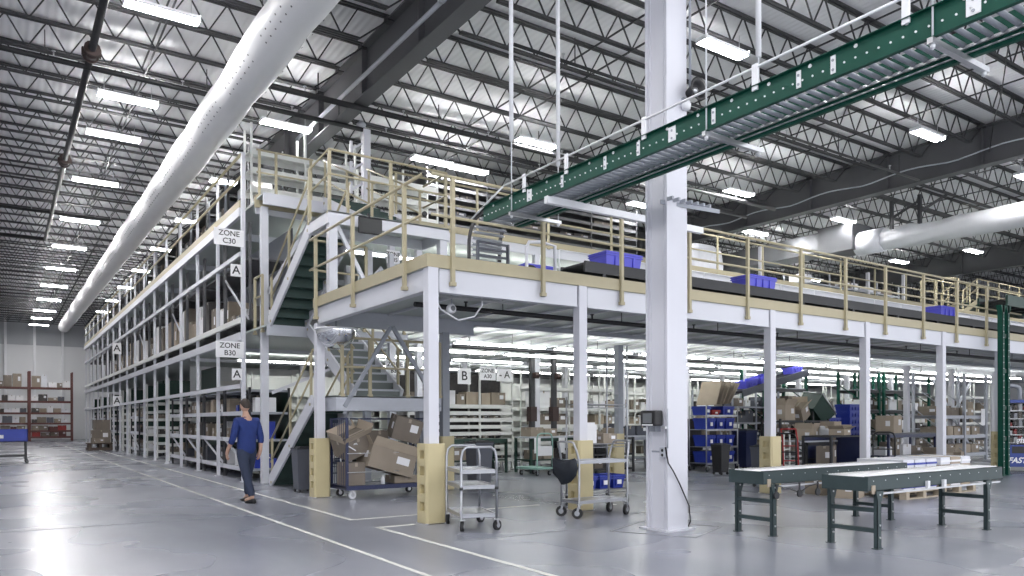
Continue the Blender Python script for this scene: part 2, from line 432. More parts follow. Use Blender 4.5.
def duct2():
    t = thing('silver_air_duct', 'silver white fabric air duct with crumpled collar at far right', 'air duct', (27.0, 12, 8.0))
    g = G(); n = 24; P = []; K = 46
    for k in range(K):
        y = 15.6 - k * .3; x = 26.9 + k * .012
        r = .37 + .05 * min(1, k / 22)
        for i in range(n):
            a = 2 * math.pi * i / n
            w = (1 + .16 * math.exp(-((k - 4) / 4.5) ** 2) * math.sin(a * 7 + k * .8)) * (1 - .16 * math.exp(-((k - 7) / 1.6) ** 2))
            P.append((x + r * w * math.cos(a), y, 8.0 - .0 * k + r * w * math.sin(a) - .08 * math.sin(k * .12)))
    F = [(k * n + i, k * n + (i + 1) % n, (k + 1) * n + (i + 1) % n, (k + 1) * n + i) for k in range(K - 1) for i in range(n)]
    g.smooth = True; g.add(P, F); mk('duct_skin', g, 'silverduct', t, True)
    g = G(); g.tube((26.9, 15.3, 8.0), (26.9, 16.3, 8.0), .44, 20); mk('collar', g, 'shrink', t, True)
    g = G(); g.box(26.3, 16.2, 7.75, 27.5, 17.6, 8.75); g.box(26.35, 17.6, 7.9, 27.45, 26, 8.65)
    for y in (17.6, 20.4, 23.2): g.box(26.3, y - .03, 7.85, 27.5, y + .03, 8.7)
    mk('metal_trunk', g, 'galv', t, True)
    g = G()
    for y in (15.2, 16.2):
        g.bar((26.5, y - 1.4, 8.2), (26.5, y - 1.4, 9.2), .11, .11); g.bar((26.5, y - 1.4, 8.6), (27.3, y - 1.9, 9.2), .09, .09)
    mk('support_bracket', g, 'dark', t, True)
duct2()

# ------------------------------------------------------------------ the white building column and what is fixed to it
g = G(); cx, cyy = 6.9, 6.74
g.box(cx - .175, cyy - .185, .02, cx + .175, cyy - .155, 9.9); g.box(cx - .175, cyy + .155, .02, cx + .175, cyy + .185, 9.9); g.box(cx - .012, cyy - .165, .02, cx + .012, cyy + .165, 9.9)
g.box(cx - .24, cyy - .25, 0, cx + .24, cyy + .25, .02)
for z in (8.66,): g.box(cx - .19, cyy - .165, z, cx + .19, cyy + .165, z + .02)
g.box(cx - .155, cyy - .166, .02, cx - .143, cyy + .166, 9.9); g.box(cx - .165, cyy - .12, .02, cx - .15, cyy - .10, 9.9); g.box(cx - .165, cyy + .10, .02, cx - .15, cyy + .12, 9.9)
struct('building_column', g, 'column')
t = thing('wall_terminal', 'small black screen terminal with mount on the white building column', 'terminal', (6.70, 6.74, 1.38))
o = mk('casing', G().box(-.14, -.14, -.09, .0, .12, .10), 'black', t); bevel(o, .02, 3)
mk('screen', G().box(-.146, -.085, -.055, -.139, .065, .065), 'screen', t)
mk('printed_strip', G().box(-.147, -.10, -.085, -.139, .08, -.07), 'paper', t)
mk('mount', G().box(-.05, -.05, -.16, .07, .05, -.09), 'greysteel', t)
g = G()
for z in (0, 1, 2, 3): g.box(0, 0, z * .055, .004, .14, z * .055 + .05)
one('notice_sheet', G().box(-.004, -.09, -.2, 0, .09, .19), 'paper', 'white paper notice on the building column below the terminal', 'notice', loc=(6.767, 6.76, 1.12))
t = thing('power_outlet', 'grey double power outlet box with side bracket on the building column', 'outlet', (6.76, 6.64, .96))
o = mk('box', G().box(-.05, -.06, -.06, 0.012, .04, .07), 'lightgrey', t); bevel(o, .006)
for z in (-.028, .03): mk('socket', G().tube((-.052, -.01, z), (-.049, -.01, z), .02, 12), 'black', t)
mk('bracket', G().box(-.02, .04, .0, .0, .2, .022), 'greysteel', t)
t = thing('column_conduit', 'thin grey conduit and black cable running down the building column', 'conduit', (6.73, 6.56, 1.2))
mk('conduit', G().tube((-.012, -.015, -.18), (-.012, -.015, .30), .009, 8), 'lightgrey', t)
mk('cable', G().path([(-.015, 0.02, -.17), (-.02, -.03, -.36), (0.05, -.045, -.46), (.16, -.045, -.62), (.33, -.04, -.9), (.375, -.02, -1.1), (.375, .02, -1.17)], .009, 6), 'black', t)
one('conduit_clamp', G().box(-.02, -.03, -.015, .02, .03, .015), 'steel', 'small white conduit clamp on the building column', 'clamp', loc=(6.70, 6.58, 1.27))
t = thing('round_horn', 'round black horn speaker on bracket high on the building column', 'speaker', (7.1, 6.5, 5.42))
mk('bell', G().lathe([(.03, .10), (.06, .02), (.085, -.06), (.14, -.12), (.145, -.125), (.11, -.125), (.085, -.08), (.05, -.05), (.045, -.05)], n=24, axis='y'), 'black', t)
mk('core', G().lathe([(.0, -.09), (.03, -.085), (.045, -.05)], n=16, axis='y'), 'steel', t)
mk('bracket', G().bar((0, .08, 0), (-.06, .14, -.1), .05, .05).box(-.12, .02, -.14, -.02, .16, -.08), 'greysteel', t)
mk('lamp_body', G().lathe([(0, -.04), (.05, -.03), (.06, .03), (.04, .07)], (-.09, .0, -.2), 14), 'pvc', t)
t = thing('column_pipe', 'slim steel conduit climbing the corner of the building column above the horn', 'conduit', (7.1, 6.52, 5.3))
mk('pipe', G().tube((.0, .0, .1), (0, 0, 4.4), .016, 8), 'greysteel', t)
g = G(); g.bar((6.66, 6.60, 4.02), (7.55, 6.45, 4.0), .012, .05)
for i in range(7): g.box(6.72 + i * .11, 6.46, 4.03, 6.75 + i * .11, 6.55, 4.07)
one('cable_tray', g, 'greysteel', 'short wire tray crossing the building column above the blue totes', 'cable tray')
# ------------------------------------------------------------------ overhead roller conveyor
def conveyor():
    X0, X1, ZB, H = 5.78, 6.32, 4.2, .235
    YA, YB = .6, 9.25
    t = thing('overhead_conveyor', 'long dark green overhead roller conveyor hung from rods above the mezzanine edge', 'conveyor', (6.05, 6, ZB))
    def chan(x, s, y0, y1):
        g = G(); g.box(x - .004, y0, ZB, x + .004, y1, ZB + H)
        a, b = sorted((x, x + s * .04)); g.box(a, y0, ZB, b, y1, ZB + .006); g.box(a, y0, ZB + H - .006, b, y1, ZB + H)
        return g
    ga = chan(X0, -1, YA, YB); gb = chan(X1, 1, YA, YB)
    # quarter bend down to the deck
    def bend(x):
        n = 10; P = []; yc, zc, r0, r1 = YB, ZB - .22, .37, .455
        for i in range(n + 1):
            a = math.pi / 2 * (1 - i / n)
            for r in (r0, r1): P.append((yc + r * math.cos(a), zc + r * math.sin(a)))
        P += [(yc + r0, 3.62), (yc + r1, 3.62)]
        g = G()
        for i in range(n + 1):
            q = [P[2 * i], P[2 * i + 1], P[2 * i + 3], P[2 * i + 2]]
            g.prism(q, 'x', x - .005, x + .005)
        return g
    c0 = mk('side_channel', ga, 'green', t, True); c1 = mk('side_channel', gb, 'green', t, True)
    mk('bend_plate', bend(X0), 'dark', t, True); mk('bend_plate', bend(X1), 'dark', t, True)
    rl = G(); rl.tube((X0 + .015, 0, 0), (X1 - .015, 0, 0), .0215, 10); rl.m = 1; rl.tube((X0 - .012, 0, 0), (X0 + .015, 0, 0), .009, 6); rl.tube((X1 - .015, 0, 0), (X1 + .012, 0, 0), .009, 6)
    r0 = mk('roller', rl, ['greysteel', 'paper'], t); zr = ZB + .105
    def put(o, y, z): o.location = (-6.05, y - 6, z - ZB)
    put(r0, YA + .08, zr); y = YA + .08 + .098
    def more(y, z):
        c = r0.copy(); COL.objects.link(c); c.parent = t; put(c, y, z)
    k = 0
    while y < YB: more(y, zr); y += .098; k += 1
    for i in range(1, 6):
        a = math.pi / 2 * (1 - i / 6); more(YB + .335 * math.cos(a), ZB - .22 + .335 * math.sin(a))
    for z in (3.98, 3.9, 3.82, 3.74, 3.66): more(YB + .335, z)
    g = G()
    for z in (3.68, 3.78, 3.88, 3.97): g.box(X0 + .01, YB + .17, z, X1 - .01, YB + .2, z + .03)
    g.box(X0 - .01, YB + .15, 3.6, X0 + .02, YB + .2, 4.0); g.box(X1 - .02, YB + .15, 3.6, X1 + .01, YB + .2, 4.0)
    mk('bend_guard', g, 'bin', t, True)
    # drive chain cover and conduit along the inner side of the far channel
    g = G(); g.box(X1 - .03, YA, ZB + .07, X1 - .006, YB, ZB + .095); g.box(X1 - .02, YA, ZB + .03, X1 - .006, YB, ZB + .04); mk('chain_guard', g, 'steel', t, True)
    # small holes and bolt heads dotted along the near channel
    g = G(); y = YA + .05
    while y < YB: 
        g.box(X0 - .007, y, ZB + .052, X0 - .004, y + .03, ZB + .062)
        g.box(X0 - .006, y, ZB + .165, X0 - .004, y + .012, ZB + .172); y += .098
    o = mk('bolt_head', g, 'paper', c0, False); o.location = -t.location; o['kind'] = 'stuff'
    for y in (2.05, 2.62, 3.72, 4.05, 5.0, 5.55, 6.05, 6.6, 7.4, 8.1):
        big = y in (2.62, 5.55, 8.1)
        g = G(); s = .05 if big else .022; g.box(X0 - .012, y - s, ZB + .05, X0 - .004, y + s, ZB + .2)
        g.m = 1
        for z in (.08, .16): g.tube((X0 - .018, y, ZB + z), (X0 - .012, y, ZB + z), .012, 8)
        mk('splice_plate', g, ['pvc', 'greysteel'], t, True)
    for i, y in enumerate([YA + .4 + .42 * k for k in range(20)]):
        mk('round_reflector', G().tube((X0 - .009, y, ZB + .2), (X0 - .004, y, ZB + .2), .017, 10), 'paper', t, True)
    g = G(); g.tube((X0 - .02, YA, ZB + .40), (X0 - .02, 8.7, ZB + .40), .013, 8); g.tube((X0 - .02, 8.7, ZB + .40), (X0 - .02, 9.6, ZB + .12), .013, 8)
    gr = mk('guide_rail', g, 'pvc', t, True)
    for y in (3.1, 4.5, 5.95, 7.3, 8.2): 
        o = mk('rail_bracket', G().box(X0 - .03, y - .03, ZB + .19, X0 - .012, y + .03, ZB + .43), 'pvc', gr); o.location = (0, 0, 0)
    for y, sl in ((2.9, None), (5.08, (None, 5.14)), (8.5, (5.17, 4.97))):
        z0 = ZB - .03
        mk('cross_bar', G().bar((X0 - .06, y, z0), (X1 + .28, y, z0), .045, .045), 'steel', t, True)
        for i, x in enumerate((X0 - .02, X1 + .24)):
            h = mk('hanger_rod', G().tube((x, y, z0 - .06), (x, y, 9.2), .0085, 6).tube((x, y, z0 - .05), (x, y, z0 - .02), .02, 6), 'pvc', t, True)
            if sl and sl[i]: o = mk('rod_sleeve', G().tube((x, y, sl[i]), (x, y, 9.15), .03, 8), 'pvc', h); o.location = (0, 0, 0)
    mk('cross_bar', G().bar((X0 - .05, 7.68, ZB - .04), (8.6, 7.68, ZB - .04), .07, .09), 'pvc', t, True)
conveyor()

# ------------------------------------------------------------------ mezzanine
FX = (4.76, 7.32, 11.86, 14.98, 18.11, 21.0, 24.35, 27.5, 30.6, 33.7, 36.8, 39.9)
YF, ZD = 8.95, 3.42
mz = thing('mezzanine', 'white steel mezzanine platform with tan toe boards and railings', 'mezzanine', (14, 9, 0))
def col(x, y, z1, m='column', w=.15, par=None, name='support_column'):
    g = G(); g.box(x - w / 2, y - w / 2, .012, x + w / 2, y + w / 2, z1); g.box(x - .15, y - .15, 0, x + .15, y + .15, .012)
    return mk(name, g, m, par or mz, True)
for x in FX:
    c = col(x, YF, ZD - .02)
    g = G()
    for z in (3.12, 3.2, 3.28):
        for s in (-.06, .06): g.tube((x + .075, YF + s * .5, z), (x + .089, YF + s * .5, z), .012, 6)
    mk('bolt', g, 'greysteel', c).location = (0, 0, 0)
for x in (4.76, 7.32, 11.95, 24.5, 27.4, 30.6, 33.7): col(x, 13.2, ZD - .3, 'greysteel' if x in (7.32, 11.95) else 'column')
for x in (8.74, 12.4, 15.6, 18.4, 21.23, 24.3, 27.4, 30.5): col(x, 17.1, 6.0, 'column')
for y0, y1 in ((21.4, 6), (25.6, 6)):
    for x in (8.6, 12.6, 16.8, 21, 25.2, 29.4, 33.6): col(x, y0, 6.0, 'column', .16)
def edge(a, b, ztop, h, m, t=.1): 
    g = G(); g.bar((a[0], a[1], ztop - h / 2), (b[0], b[1], ztop - h / 2), t, h); return g
# edge beams between the columns
for x0, x1 in zip(FX, FX[1:]):
    g = G(); g.ibeam((x0 + .1, YF, 3.39), (x1 - .1, YF, 3.39), .12, .31, .015, .06); g.box(x0 + .1, YF - .052, 3.08, x1 - .1, YF - .03, 3.39); mk('edge_beam', g, 'white', mz, True)
g = G(); g.ibeam((4.76, YF + .1, 3.39), (4.76, 13.1, 3.39), .12, .29, .015, .06); g.box(4.70, YF + .1, 3.10, 4.72, 13.1, 3.39); mk('edge_beam', g, 'white', mz, True)
g = G(); g.ibeam((4.86, 13.2, 3.39), (8.0, 13.2, 3.39), .1, .29, .015, .01); mk('edge_beam', g, 'lightgrey', mz, True)
g = G(); g.ibeam((8.0, 13.2, 3.39), (46, 13.2, 3.39), .12, .1, .015, .01); mk('inner_beam', g, 'lightgrey', mz, True)
g = G(); g.ibeam((8.0, 17.1, 3.39), (46, 17.1, 3.39), .12, .1, .015, .01); mk('inner_beam', g, 'lightgrey', mz, True)
for y in (21.4, 25.6): g = G(); g.ibeam((5, y, 3.39), (46, y, 3.39), .12, .1, .015, .01); mk('inner_beam', g, 'lightgrey', mz, True)
# purlins under the deck
g = G(); x = 5.3
while x < 46:
    g.box(x - .025, YF + .1, 3.35, x + .025, 13.1, 3.39)
    if x > 8: g.box(x - .025, 13.3, 3.35, x + .025, 17, 3.39); g.box(x - .025, 17.2, 3.35, x + .025, 29, 3.39)
    x += .78
mk('purlins', g, 'white', mz, True)
def slab(name, rects, z0, z1, par):
    for r in rects:
        g = G(); x0, y0, x1, y1 = r; g.box(x0, y0, z0, x1, y1, z1); mk(name, g, 'deckunder', par, True)
slab('deck', [(4.68, YF - .03, 46, 13.2), (8.0, 13.2, 46, 17.1), (4.68, 17.1, 46, 57), (4.68, 16.25, 8.0, 17.1)], 3.395, 3.43, mz)
g = G(); g.box(4.68, YF - .08, 3.40, 40, YF - .06, 3.575); mk('toe_board', g, 'tan', mz, True)
g = G(); g.box(4.66, YF - .08, 3.40, 4.68, 13.25, 3.575); mk('toe_board', g, 'tan', mz, True)
def rail(name, par, pts, posts, zs, zp0, m='tan', off=(0, 0, 0), r=.023, pr=.026, pzt=None):
    p = mk(name, G().tube(pts[0], pts[1], r, 8) if len(pts) == 2 else G().path(pts, r, 8), m, par, True)
    dz0 = pts[0][2]
    for z in zs:
        q = [(a[0], a[1], a[2] - (dz0 - z)) for a in pts]
        o = mk('mid_rail', G().tube(q[0], q[1], r * .9, 8) if len(q) == 2 else G().path(q, r * .9, 8), m, p); o.location = (0, 0, 0)
    for x, y, z0, z1 in posts:
        g = G(); g.box(x - pr, y - pr, z0, x + pr, y + pr, z1); g.box(x - pr * 1.6, y - pr * 1.2, z0, x + pr * 1.6, y + pr * 1.2, z0 + .05)
        o = mk('post', g, m, p); o.location = (0, 0, 0)
    return p
def px2x(px, y): # x on the line y = const seen at column px
    u = (px - 512) / f_px; return y * (Fw.x + u * Rt.x) / (Fw.y + u * Rt.y)
PX = [round(px2x(p, YF - .1), 2) for p in (453, 543.5, 622, 690, 748, 801, 846, 886, 924, 957, 987)]
rail('front_railing', mz, [(4.72, YF - .1, 4.63), (22.0, YF - .1, 4.63)], [(x, YF - .1, 3.17, 4.62) for x in PX], [4.09], 3.17)
rail('side_railing', mz, [(4.64, YF - .05, 4.63), (4.64, 13.35, 4.63)], [(4.64, y, 3.17, 4.62) for y in (9.5, 11.35, 13.05)], [4.09], 3.17)
g = G(); g.tube((4.64, YF - .07, 4.63), (4.64, YF - .04, 4.63), .035, 10); g.tube((4.64, YF - .07, 4.09), (4.64, YF - .04, 4.09), .035, 10); mk('rail_cap', g, 'black', mz, True)
rail('stairwell_railing', mz, [(4.66, 13.3, 4.63), (5.7, 13.3, 4.63)], [(5.7, 13.3, 3.4, 4.63)], [4.09], 3.4)
# black sprinkler pipe and cable under the deck
for y, z, x0, x1, lb in ((10.3, 3.13, 5.2, 30, 'black sprinkler pipe slung under the front of the mezzanine'), (14.6, 3.02, 8.3, 33, 'black sprinkler pipe under the mezzanine along the front strip lights')):
    t = thing('sprinkler_pipe', lb, 'pipe', (x0, y, z)); mk('pipe', G().tube((x0, y, z), (x1, y, z), .04, 8), 'pipe', t, True)
    g = G(); x = x0 + .9
    while x < x1: g.tube((x, y, z - .0), (x, y, z + .1), .015, 6); g.tube((x, y, z + .1), (x, y, z + .115), .035, 8); x += 2.6
    mk('sprinkler_head', g, 'dark', t, True)
    x = x0 + 1.6
    while x < x1: mk('hanger', G().bar((x, y, z), (x, y, 3.39), .012, .012), 'dark', t, True); x += 2.6
one('hanging_cable', G().path([(4.9, 9.12, 3.05), (5.05, 9.2, 2.9), (5.35, 9.25, 2.78), (5.65, 9.3, 2.86), (5.78, 9.3, 3.03), (5.78, 9.3, 3.2)], .012, 6), 'pvc', 'white cable sagging under the mezzanine beside the corner column', 'cable')
t = thing('emergency_lamp', 'small round white lamp on wire under the mezzanine near the corner column', 'lamp', (5.33, 9.4, 2.96))
mk('lamp_head', G().lathe([(0, -.05), (.05, -.045), (.075, 0), (.06, .05), (0, .06)], n=16, axis='y'), 'pvc', t); mk('lens', G().lathe([(0, -.06), (.035, -.055), (.04, -.04)], n=12, axis='y'), 'screen', t)
mk('stem', G().tube((0, 0, .05), (0, 0, .26), .012, 6), 'greysteel', t)
one('cable_ladder', G().bar((5.0, 9.25, 3.1), (6.3, 9.25, 3.1), .05, .03).bar((5.0, 9.33, 3.1), (6.3, 9.33, 3.1), .02, .02), 'steel', 'short steel cable rail under the mezzanine beside the corner column', 'cable rail')
t = thing('dome_mirror', 'half round convex safety mirror under the mezzanine corner', 'mirror', (4.98, 12.95, 3.0))
g = G(); prof = [(.36 * math.cos(a), -.36 * math.sin(a)) for a in [i * math.pi / 2 / 9 for i in range(10)]]; g.lathe(prof, n=28); mk('dome', g, 'mirror', t)
mk('rim', G().path([(.37 * math.cos(i * math.pi / 14), .37 * math.sin(i * math.pi / 14), 0) for i in range(28)], .018, 6, True), 'pvc', t); mk('bracket', G().tube((0, 0, 0), (0, 0, .3), .02, 8), 'greysteel', t)

def guard_mesh():
    g = G(); w, c = .15, .03
    full = [(-w + c, -w), (w - c, -w), (w, -w + c), (w, w - c), (w - c, w), (-w + c, w), (-w, w - c), (-w, -w + c)]
    d, h = .06, .07
    notch = [(-w + c, -w), (w - c, -w), (w, -w + c), (w, -.02 - h), (w - d, -.02 - h), (w - d, -.02 + h), (w, -.02 + h), (w, w - c), (w - c, w), (-w + c, w), (-w, w - c), (-w, -.02 + h), (-w + d, -.02 + h), (-w + d, -.02 - h), (-w, -.02 - h), (-w, -w + c)]
    z = 0
    for z0, z1 in ((.17, .29), (.40, .52), (.64, .76), (.86, .97)):
        g.prism(full, 'z', z, z0); g.prism(notch, 'z', z0, z1); z = z1
    g.prism(full, 'z', z, 1.06)
    return g
gd = None
for x, y, l in ((4.76, YF, 'tan plastic column guard beside the silver three shelf cart, front mezzanine corner'), (4.76, 13.2, 'tan plastic column guard beside the grey waste bin'),
                (7.32, YF, 'tan plastic column guard behind the stock cart with black bag'), (7.32, 13.2, 'shaded tan column guard behind the silver three shelf cart'),
                (11.86, 13.2, 'tan column guard behind the wire rack of blue totes'), (11.86, YF, 'tan column guard behind the black cart handle and farther roller table'),
                (21.0, YF, 'tan column guard beside the tall green posts near the vending machine')):
    if gd is None: gd = one('column_guard', guard_mesh(), 'guard', l, 'column guard', 'tan column guards', (x, y, 0))
    else:
        c = gd.copy(); COL.objects.link(c); c.location = (x, y, 0); c['label'] = l

# ------------------------------------------------------------------ stair tower
st = thing('staircase', 'steel switchback stair tower with dark plate steps and tan handrails', 'staircase', (5.9, 15, 0))
def flight(x0, x1, a, b, n, m, rails=(0, 1), ext=0):
    (ya, za), (yb, zb) = a, b; dy, dz = (yb - ya) / n, (zb - za) / n
    for i in range(n):
        y, z = ya + dy * i, za + dz * (i + 1)
        g = G(); lo, hi = sorted((y, y + dy)); g.box(x0 + .02, lo, z - .03, x1 - .02, hi + .02, z)
        yy = y; g.box(x0 + .02, yy - .008, z - dz, x1 - .02, yy + .008, z - .01)
        s_ = 1 if yb > ya else -1; g.m = 1; g.box(x0 + .02, yy - .014, z - .035, x1 - .02, yy + .014, z + .003)
        mk('step', g, [m, 'lightgrey' if m == 'gtread' else m], st, True)
    k = .12
    for x in (x0, x1):
        g = G(); d = V((0, yb - ya, zb - za)).normalized()
        g.bar((x, ya - d.y * .05, za + .06), (x, yb, zb + .0), .045, .26); mk('stringer', g, 'white', st, True)
    for i in rails:
        x = (x0, x1)[i]
        pts = [(x, ya, za + .95), (x, yb, zb + .95)]
        posts = [(x, ya + (yb - ya) * f, za + (zb - za) * f - .02, za + (zb - za) * f + .95) for f in (.04, .5, .96)]
        rail('stair_railing', st, pts, posts, [za + .5], 0, r=.021, pr=.021)
flight(4.78, 5.5, (16.25, 0), (13.6, 1.74), 9, 'tread')
flight(5.58, 6.55, (13.6, 1.8), (16.25, 3.43), 9, 'gtread')
flight(4.78, 5.55, (16.25, 3.43), (13.7, 4.98), 9, 'tread')
flight(6.05, 7.1, (13.7, 5.05), (16.5, 6.3), 7, 'tread')
def landing(x0, y0, x1, y1, z, h, m):
    g = G(); g.box(x0, y0, z - .03, x1, y1, z); mk('landing', g, 'deckunder', st, True)
    for r in ((x0, y0, x1, y0 + .06), (x0, y1 - .06, x1, y1), (x0, y0 + .06, x0 + .06, y1 - .06), (x1 - .06, y0 + .06, x1, y1 - .06)):
        mk('landing_beam', G().box(r[0], r[1], z - h, r[2], r[3], z - .005), m, st, True)
landing(4.9, 12.75, 7.0, 13.65, 1.82, .27, 'lightgrey')
landing(4.74, 12.7, 7.15, 13.75, 5.05, .22, 'white')
g = G(); g.box(4.7, 16.2, 3.2, 8, 16.26, 3.43); mk('landing_beam', g, 'lightgrey', st, True)
mk('landing_beam', G().box(4.7, 16.45, 6.05, 8, 16.5, 6.3), 'white', st, True); mk('landing', G().box(4.7, 16.5, 6.27, 8, 17.1, 6.3), 'deckunder', st, True)
for x, y, z0, z1, m in ((4.84, 12.78, 3.43, 5.0, 'white'), (7.05, 12.8, 3.43, 5.0, 'white'), (4.84, 16.9, 0, 6.1, 'white'), (7.0, 13.6, 0, 1.6, 'greysteel'), (7.9, 16.9, 0, 6.1, 'white'), (7.0, 16.3, 0, 3.2, 'greysteel')):
    g = G(); g.box(x - .075, y - .075, z0, x + .075, y + .075, z1); mk('tower_post', g, m, st, True)
for p, q, m in (((5.05, 12.74, 1.62), (5.95, 12.74, 3.1), 'greysteel'), ((6.95, 12.74, 1.62), (5.98, 12.74, 3.1), 'greysteel'), ((5.05, 12.74, 1.52), (5.6, 13.4, .9), 'greysteel'),
                ((4.9, 12.8, 4.9), (5.7, 12.85, 3.5), 'white'), ((5.0, 16.9, 2.0), (7.8, 16.9, 3.2), 'white'), ((4.9, 16.85, 4.2), (5.9, 16.85, 6.0), 'white')):
    mk('brace', G().bar(p, q, .05, .07), m, st, True)
rail('landing_railing', st, [(4.76, 13.7, 6.03), (4.76, 12.72, 6.12), (7.12, 12.72, 6.12), (7.12, 13.7, 6.12)], [(4.76, 13.7, 5.0, 6.05), (4.78, 12.74, 5.0, 6.12), (5.95, 12.74, 5.0, 6.12), (7.1, 12.74, 5.0, 6.12)], [5.6], 0)
rail('landing_railing', st, [(5.0, 12.78, 2.85), (7.0, 12.78, 2.85)], [(5.02, 12.78, 1.8, 2.85), (5.55, 12.78, 1.8, 2.85), (6.3, 12.78, 1.8, 2.85), (6.98, 12.78, 1.8, 2.85)], [2.33], 0)
rail('landing_railing', st, [(6.6, 16.2, 4.45), (7.9, 16.2, 4.45)], [(7.9, 16.2, 3.4, 4.45), (6.9, 16.2, 3.4, 4.45)], [3.95], 0)
t = thing('hanging_monitor', 'flat black monitor hung under the upper stair landing', 'monitor', (5.44, 12.5, 4.82))
o = mk('casing', G().box(-.22, -.03, -.14, .22, .03, .14), 'black', t); bevel(o, .008); mk('screen', G().box(-.2, -.033, -.12, .2, -.029, .12), 'glassdark', t); mk('mount', G().bar((0, .02, .14), (0, .1, .24), .03, .03), 'dark', t)

# ------------------------------------------------------------------ the three level rack front along the left aisle
rk = thing('storage_rack', 'long white three level storage rack front with tan top railing along the left aisle', 'storage rack', (4.62, 18, 0))
UY = [17.6 + 2.36 * i for i in range(17)]
UX = 4.56
for i, y in enumerate(UY):
    g = G(); zt = 7.45 if i else 7.42
    g.box(UX - .038, y - .032, .01, UX + .038, y + .032, 6.02); g.box(UX - .08, y - .08, 0, UX + .08, y + .08, .01)
    g.box(UX - .03, y - .028, 6.02, UX + .03, y + .028, zt)
    if i == 0: g.box(UX - .06, y - .16, 0, UX + .02, y - .06, 7.42)
    z = .1
    while z < 6: 
        z += .3
    mk('upright', g, 'white', rk, True)
Y0, Y1 = UY[0] - .03, UY[-1] + .1
for name, x, z0, z1, w, m in (('rack_beam', UX - .03, 3.2, 3.38, .06, 'white'), ('rack_beam', UX - .03, 2.12, 2.22, .05, 'white'), ('rack_beam', UX - .03, 5.1, 5.2, .05, 'white'),
                              ('rack_beam', UX - .03, 6.0, 6.2, .06, 'white'), ('toe_board', UX - .035, 6.2, 6.36, .05, 'tan'), ('rack_beam', UX - .03, 3.6, 3.72, .05, 'offwhite')):
    mk(name, G().box(x - w, Y0, z0, x + w * .4, Y1, z1), m, rk, True)
g = G(); g.box(UX - .05, Y0, 3.38, UX, Y1, 3.6); 
for r0, r1 in ((17.5, 36.9), (38.8, 55.4)):
    p = mk('top_railing', G().tube((UX - .06, r0, 7.38), (UX - .06, r1, 7.38), .03, 8), 'tan', rk, True)
    o = mk('mid_rail', G().tube((UX - .06, r0, 6.88), (UX - .06, r1, 6.88), .028, 8), 'tan', p); o.location = (0, 0, 0)
slab('upper_deck', [(4.68, 17.1, 46, 57)], 6.2, 6.26, rk)
for y in UY[1::2]: mk('deck_joist', G().box(4.7, y - .04, 6.02, 14, y + .04, 6.2), 'lightgrey', rk, True)
# front of the upper deck, above the mezzanine
mk('front_beam', G().box(4.7, 17.05, 5.98, 46, 17.1, 6.22), 'white', rk, True)
mk('front_toe_board', G().box(4.7, 17.02, 6.23, 46, 17.05, 6.40), 'tan', rk, True)
rail('front_railing', rk, [(8.0, 17.04, 7.5), (36, 17.04, 7.5)], [(8.1 + 2.35 * i, 17.04, 6.2, 7.5) for i in range(12)], [6.95], 0, r=.03)
rail('corner_railing', rk, [(4.72, 17.04, 7.4), (6.0, 17.04, 7.4)], [(4.78, 17.04, 6.2, 7.4), (5.15, 17.04, 6.2, 7.4), (5.95, 17.04, 6.2, 7.4)], [6.9], 0)
mk('corner_band', G().box(4.66, 16.98, 6.1, 8.0, 17.02, 6.32), 'tan', rk, True)
# tan kick rails on the near end of the rack at the middle level
rail('end_railing', rk, [(4.72, 17.2, 4.55), (4.72, 17.2, 4.56), (4.72, 16.6, 4.55)], [(4.72, 17.2, 3.3, 4.55), (4.72, 16.62, 3.3, 4.55)], [4.1], 0)
